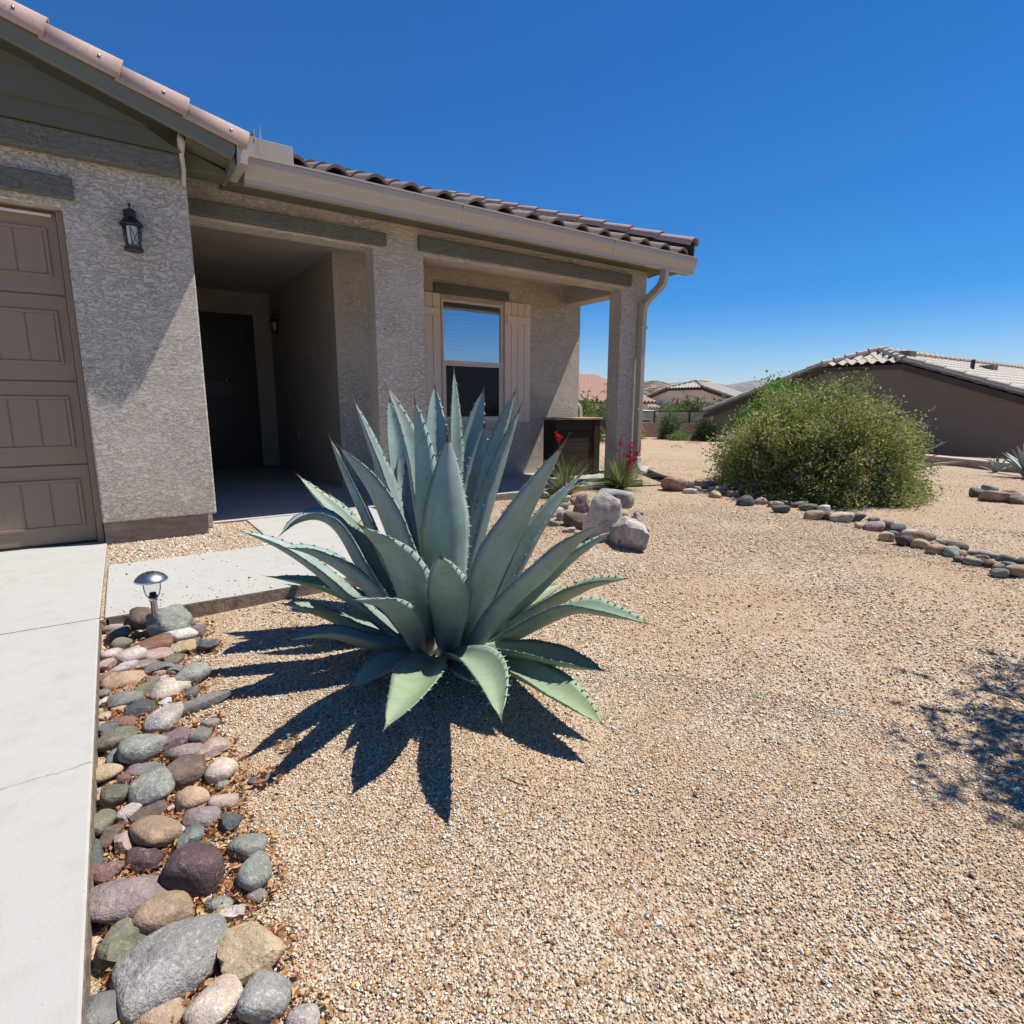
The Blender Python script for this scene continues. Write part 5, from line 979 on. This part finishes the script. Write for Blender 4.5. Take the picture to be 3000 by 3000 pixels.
# pale parked cart behind the fence
ct = empty('parked_cart', (21.7, 20.0, -1.5), 'pale rounded vehicle roof showing above the slatted fence', 'vehicle')
MB().prism([(-1.3, 0), (1.3, 0), (1.3, .5), (.9, .6), (.5, 1.0), (-.5, 1.05), (-.95, .62), (-1.3, .5)], -.7, .7).build('body', M['white'], None, bevel=.08)
o = COL.objects['body']; o.name = 'body'; o.parent = ct; o.location = (0, 0, 1.35); o.rotation_euler = (0, 0, -.6)
for q in (-.8, .8):
    for w_ in (-.62, .62):
        me = MB().tube([(q, w_-.1, .3), (q, w_+.1, .3)], .3, 16); m_ = bpy.data.meshes.new('wheel'); m_.from_pydata(me.v, [], me.f); m_.materials.append(M['black']); oo = link(bpy.data.objects.new('wheel', m_), ct); oo.rotation_euler = (0, 0, -.6)
MB().prism([(-.86, .64), (.84, .64), (.46, .96), (-.47, 1.0)], -.705, .705).build('window', M['winglass'], None)
o = COL.objects['window.001'] if 'window.001' in COL.objects else COL.objects['window']
o.parent = ct; o.location = (0, 0, 1.35); o.rotation_euler = (0, 0, -.6)

# ================================================================ STUFF: loose gravel, dead leaves
def scatter(rng, n, dmin, dmax, pw=1.0):
    u = rng.random(n); dd = (dmin**pw+(dmax**pw-dmin**pw)*u)**(1/pw); az = YAW+rng.uniform(-R(52), R(50), n)
    return dd*np.sin(az), dd*np.cos(az)
def on_gravel(x, y):
    m_ = (x > -.13) & (y < 3.38)
    m_ |= (x > 2.17) & (y < 5.69) | (x > 6.3)
    return m_ & ~((x > 6.0) & (x < 6.4) & (y > 5.6))
rng = np.random.default_rng(99)
xs, ys = [], []
for n, a, b, pw in ((115000, .55, 2.4, 1.7), (150000, 2.3, 7, 1.2), (80000, 5, 13, 1.0)):
    x, y = scatter(rng, n, a, b, pw); xs.append(x); ys.append(y)
# the strip beside the garage too
n_main = sum(map(len, xs)); xs.append(rng.uniform(-.12, 2.1, 320)); ys.append(3.42+rng.random(320)**2.2*1.1)
xs.append(rng.uniform(-.1, .935, 9000)); ys.append(rng.uniform(4.56, 5.69, 9000))
x = np.concatenate(xs); y = np.concatenate(ys); strip = (x > -.11) & (x < .938) & (y > 4.555) & (y < 5.695); path_ = np.zeros(len(x), bool); path_[n_main:n_main+320] = True
pn = np.sin(x*1.9+np.sin(y*2.3)*1.3)*np.sin(y*1.6+np.cos(x*2.1)*1.4+1)+.5*np.sin(x*5.1+y*3.7)*np.sin(y*4.9-x*2.2)
keep = (on_gravel(x, y) & (rng.random(len(x)) > np.clip(pn*.9, 0, .62))) | strip | path_; x, y, strip, path_ = x[keep], y[keep], strip[keep], path_[keep]; n = len(x)
octa = np.array([(1, 0, 0), (-1, 0, 0), (0, 1, 0), (0, -1, 0), (0, 0, 1), (0, 0, -1)], float)
of = np.array([(0, 2, 4), (2, 1, 4), (1, 3, 4), (3, 0, 4), (2, 0, 5), (1, 2, 5), (3, 1, 5), (0, 3, 5)])
sz = .0027*np.exp(rng.normal(size=n)*.38)*np.clip(np.hypot(x, y)/2.2, .85, 1.5)
ov = octa[None]*(1+rng.uniform(-.35, .35, (n, 6, 1))); ov = ov*np.stack([sz*rng.uniform(.8, 1.5, n), sz*rng.uniform(.7, 1.1, n), sz*rng.uniform(.5, .9, n)], -1)[:, None]
th = rng.uniform(0, 2*np.pi, n); tl = rng.uniform(-.7, .7, n); c_, s_ = np.cos(th), np.sin(th); ct_, st_ = np.cos(tl), np.sin(tl)
vx = ov[..., 0]*ct_[:, None]+ov[..., 2]*st_[:, None]; vz = -ov[..., 0]*st_[:, None]+ov[..., 2]*ct_[:, None]; vy = ov[..., 1]
gxv = vx*c_[:, None]-vy*s_[:, None]; gyv = vx*s_[:, None]+vy*c_[:, None]
zz = np.where(path_, .001, np.where(strip, -.014, gh(x, y)+.001))
V = np.stack([gxv+x[:, None], gyv+y[:, None], vz+zz[:, None]+sz[:, None]*.35], -1).reshape(-1, 3)
Fp = (of[None]+(np.arange(n)*6)[:, None, None]).reshape(-1, 3)
pal = np.array([(.71, .63, .50), (.80, .76, .68), (.60, .47, .33), (.48, .30, .15), (.34, .17, .075), (.54, .44, .32), (.28, .24, .20), (.60, .37, .16), (.09, .07, .06), (.54, .37, .27)])
tint = pal[rng.choice(len(pal), n, p=[.23, .17, .19, .10, .07, .11, .045, .035, .015, .035])]*rng.uniform(.8, 1.15, (n, 1))
link(npmesh('gravel', V, Fp, np.repeat(np.clip(tint, 0, .85), 6, axis=0), M['pebble']), None, 'crushed tan and white gravel covering the yard', 'gravel', kind='stuff')
# fallen leaves between the border stones
ds_ = np.array([(q[0], q[1], q[3], q[4]) for q in STONES if q[9] == 'drive']); wt = (ds_[:, 2]+.03); wt = wt/wt.sum()
n = 9000; ii = rng.choice(len(ds_), n, p=wt); aa = rng.uniform(0, 2*np.pi, n); q_ = (np.maximum(ds_[ii, 2], ds_[ii, 3])*rng.uniform(.7, 1.15, n)+.015)
yy = ds_[ii, 1]+np.sin(aa)*q_; xx = ds_[ii, 0]+np.cos(aa)*q_; kk = (xx > -.125) & (yy < 3.37); xx, yy, n = xx[kk], yy[kk], int(kk.sum()); zz = gh(xx, yy)+rng.uniform(.003, .022, n)
n2 = 900; x2 = rng.uniform(5.9, 9, n2); y2 = np.interp(x2, [5.9, 6.6, 7.5, 9], [1.2, 2.8, 4.9, 4.9])+rng.normal(size=n2)*.12
n3 = 700; x3 = 3.2+rng.normal(size=n3)*.3; y3 = 3.7+rng.normal(size=n3)*.3
P = np.concatenate([np.stack([xx, yy, zz], -1), np.stack([x3, y3, gh(x3, y3)+.01], -1)]); nn = len(P)
D = rng.normal(size=(nn, 3)); D[:, 2] *= .35; S = rng.uniform(.010, .025, nn); cp2 = np.array([(.42, .2, .08), (.55, .33, .15), (.3, .12, .05), (.62, .42, .22), (.2, .08, .04), (.35, .08, .16)])
tl2 = cp2[rng.choice(6, nn, p=[.32, .24, .16, .14, .11, .03])]*rng.uniform(.7, 1.2, (nn, 1))
link(quads(P, D, S, S*.42, tl2, 'leaf_litter', M['litter'], rng=rng), None, 'orange brown dead leaves lying between the border stones', 'dead leaves', kind='stuff')
# a few bare twigs and odd pebbles on the gravel
def twig(pts, label):
    o = MB().tube(spline([Vector(p) for p in pts], 12), .0018, 5).build('twig', M['s_brown']); o['label'] = label; o['category'] = 'twig'
twig([(.52, 1.30, -.074), (.60, 1.36, -.066), (.66, 1.44, -.073)], 'short bare twig on the gravel right of the golden grey boulder')
twig([(.88, 1.36, -.074), (.89, 1.28, -.068), (.93, 1.22, -.074)], 'thin curved twig lying alone on the gravel further right')
for a_, b_, zt in (((-9, 1.9, 0), (0, 0, 0), 0),): pass

# ================================================================ thin desert haze
hz = bpy.data.materials.new('thin_haze'); hz.use_nodes = True; nt = hz.node_tree; nt.nodes.remove(nt.nodes['Principled BSDF'])
pv = nt.nodes.new('ShaderNodeVolumePrincipled'); pv.inputs['Color'].default_value = (.72, .82, 1, 1); pv.inputs['Density'].default_value = 8e-5
nt.links.new(pv.outputs[0], nt.nodes['Material Output'].inputs['Volume'])
MB().box(-7200, 7200, -7200, 7200, -90, 420).build('haze', hz, kind='stuff')
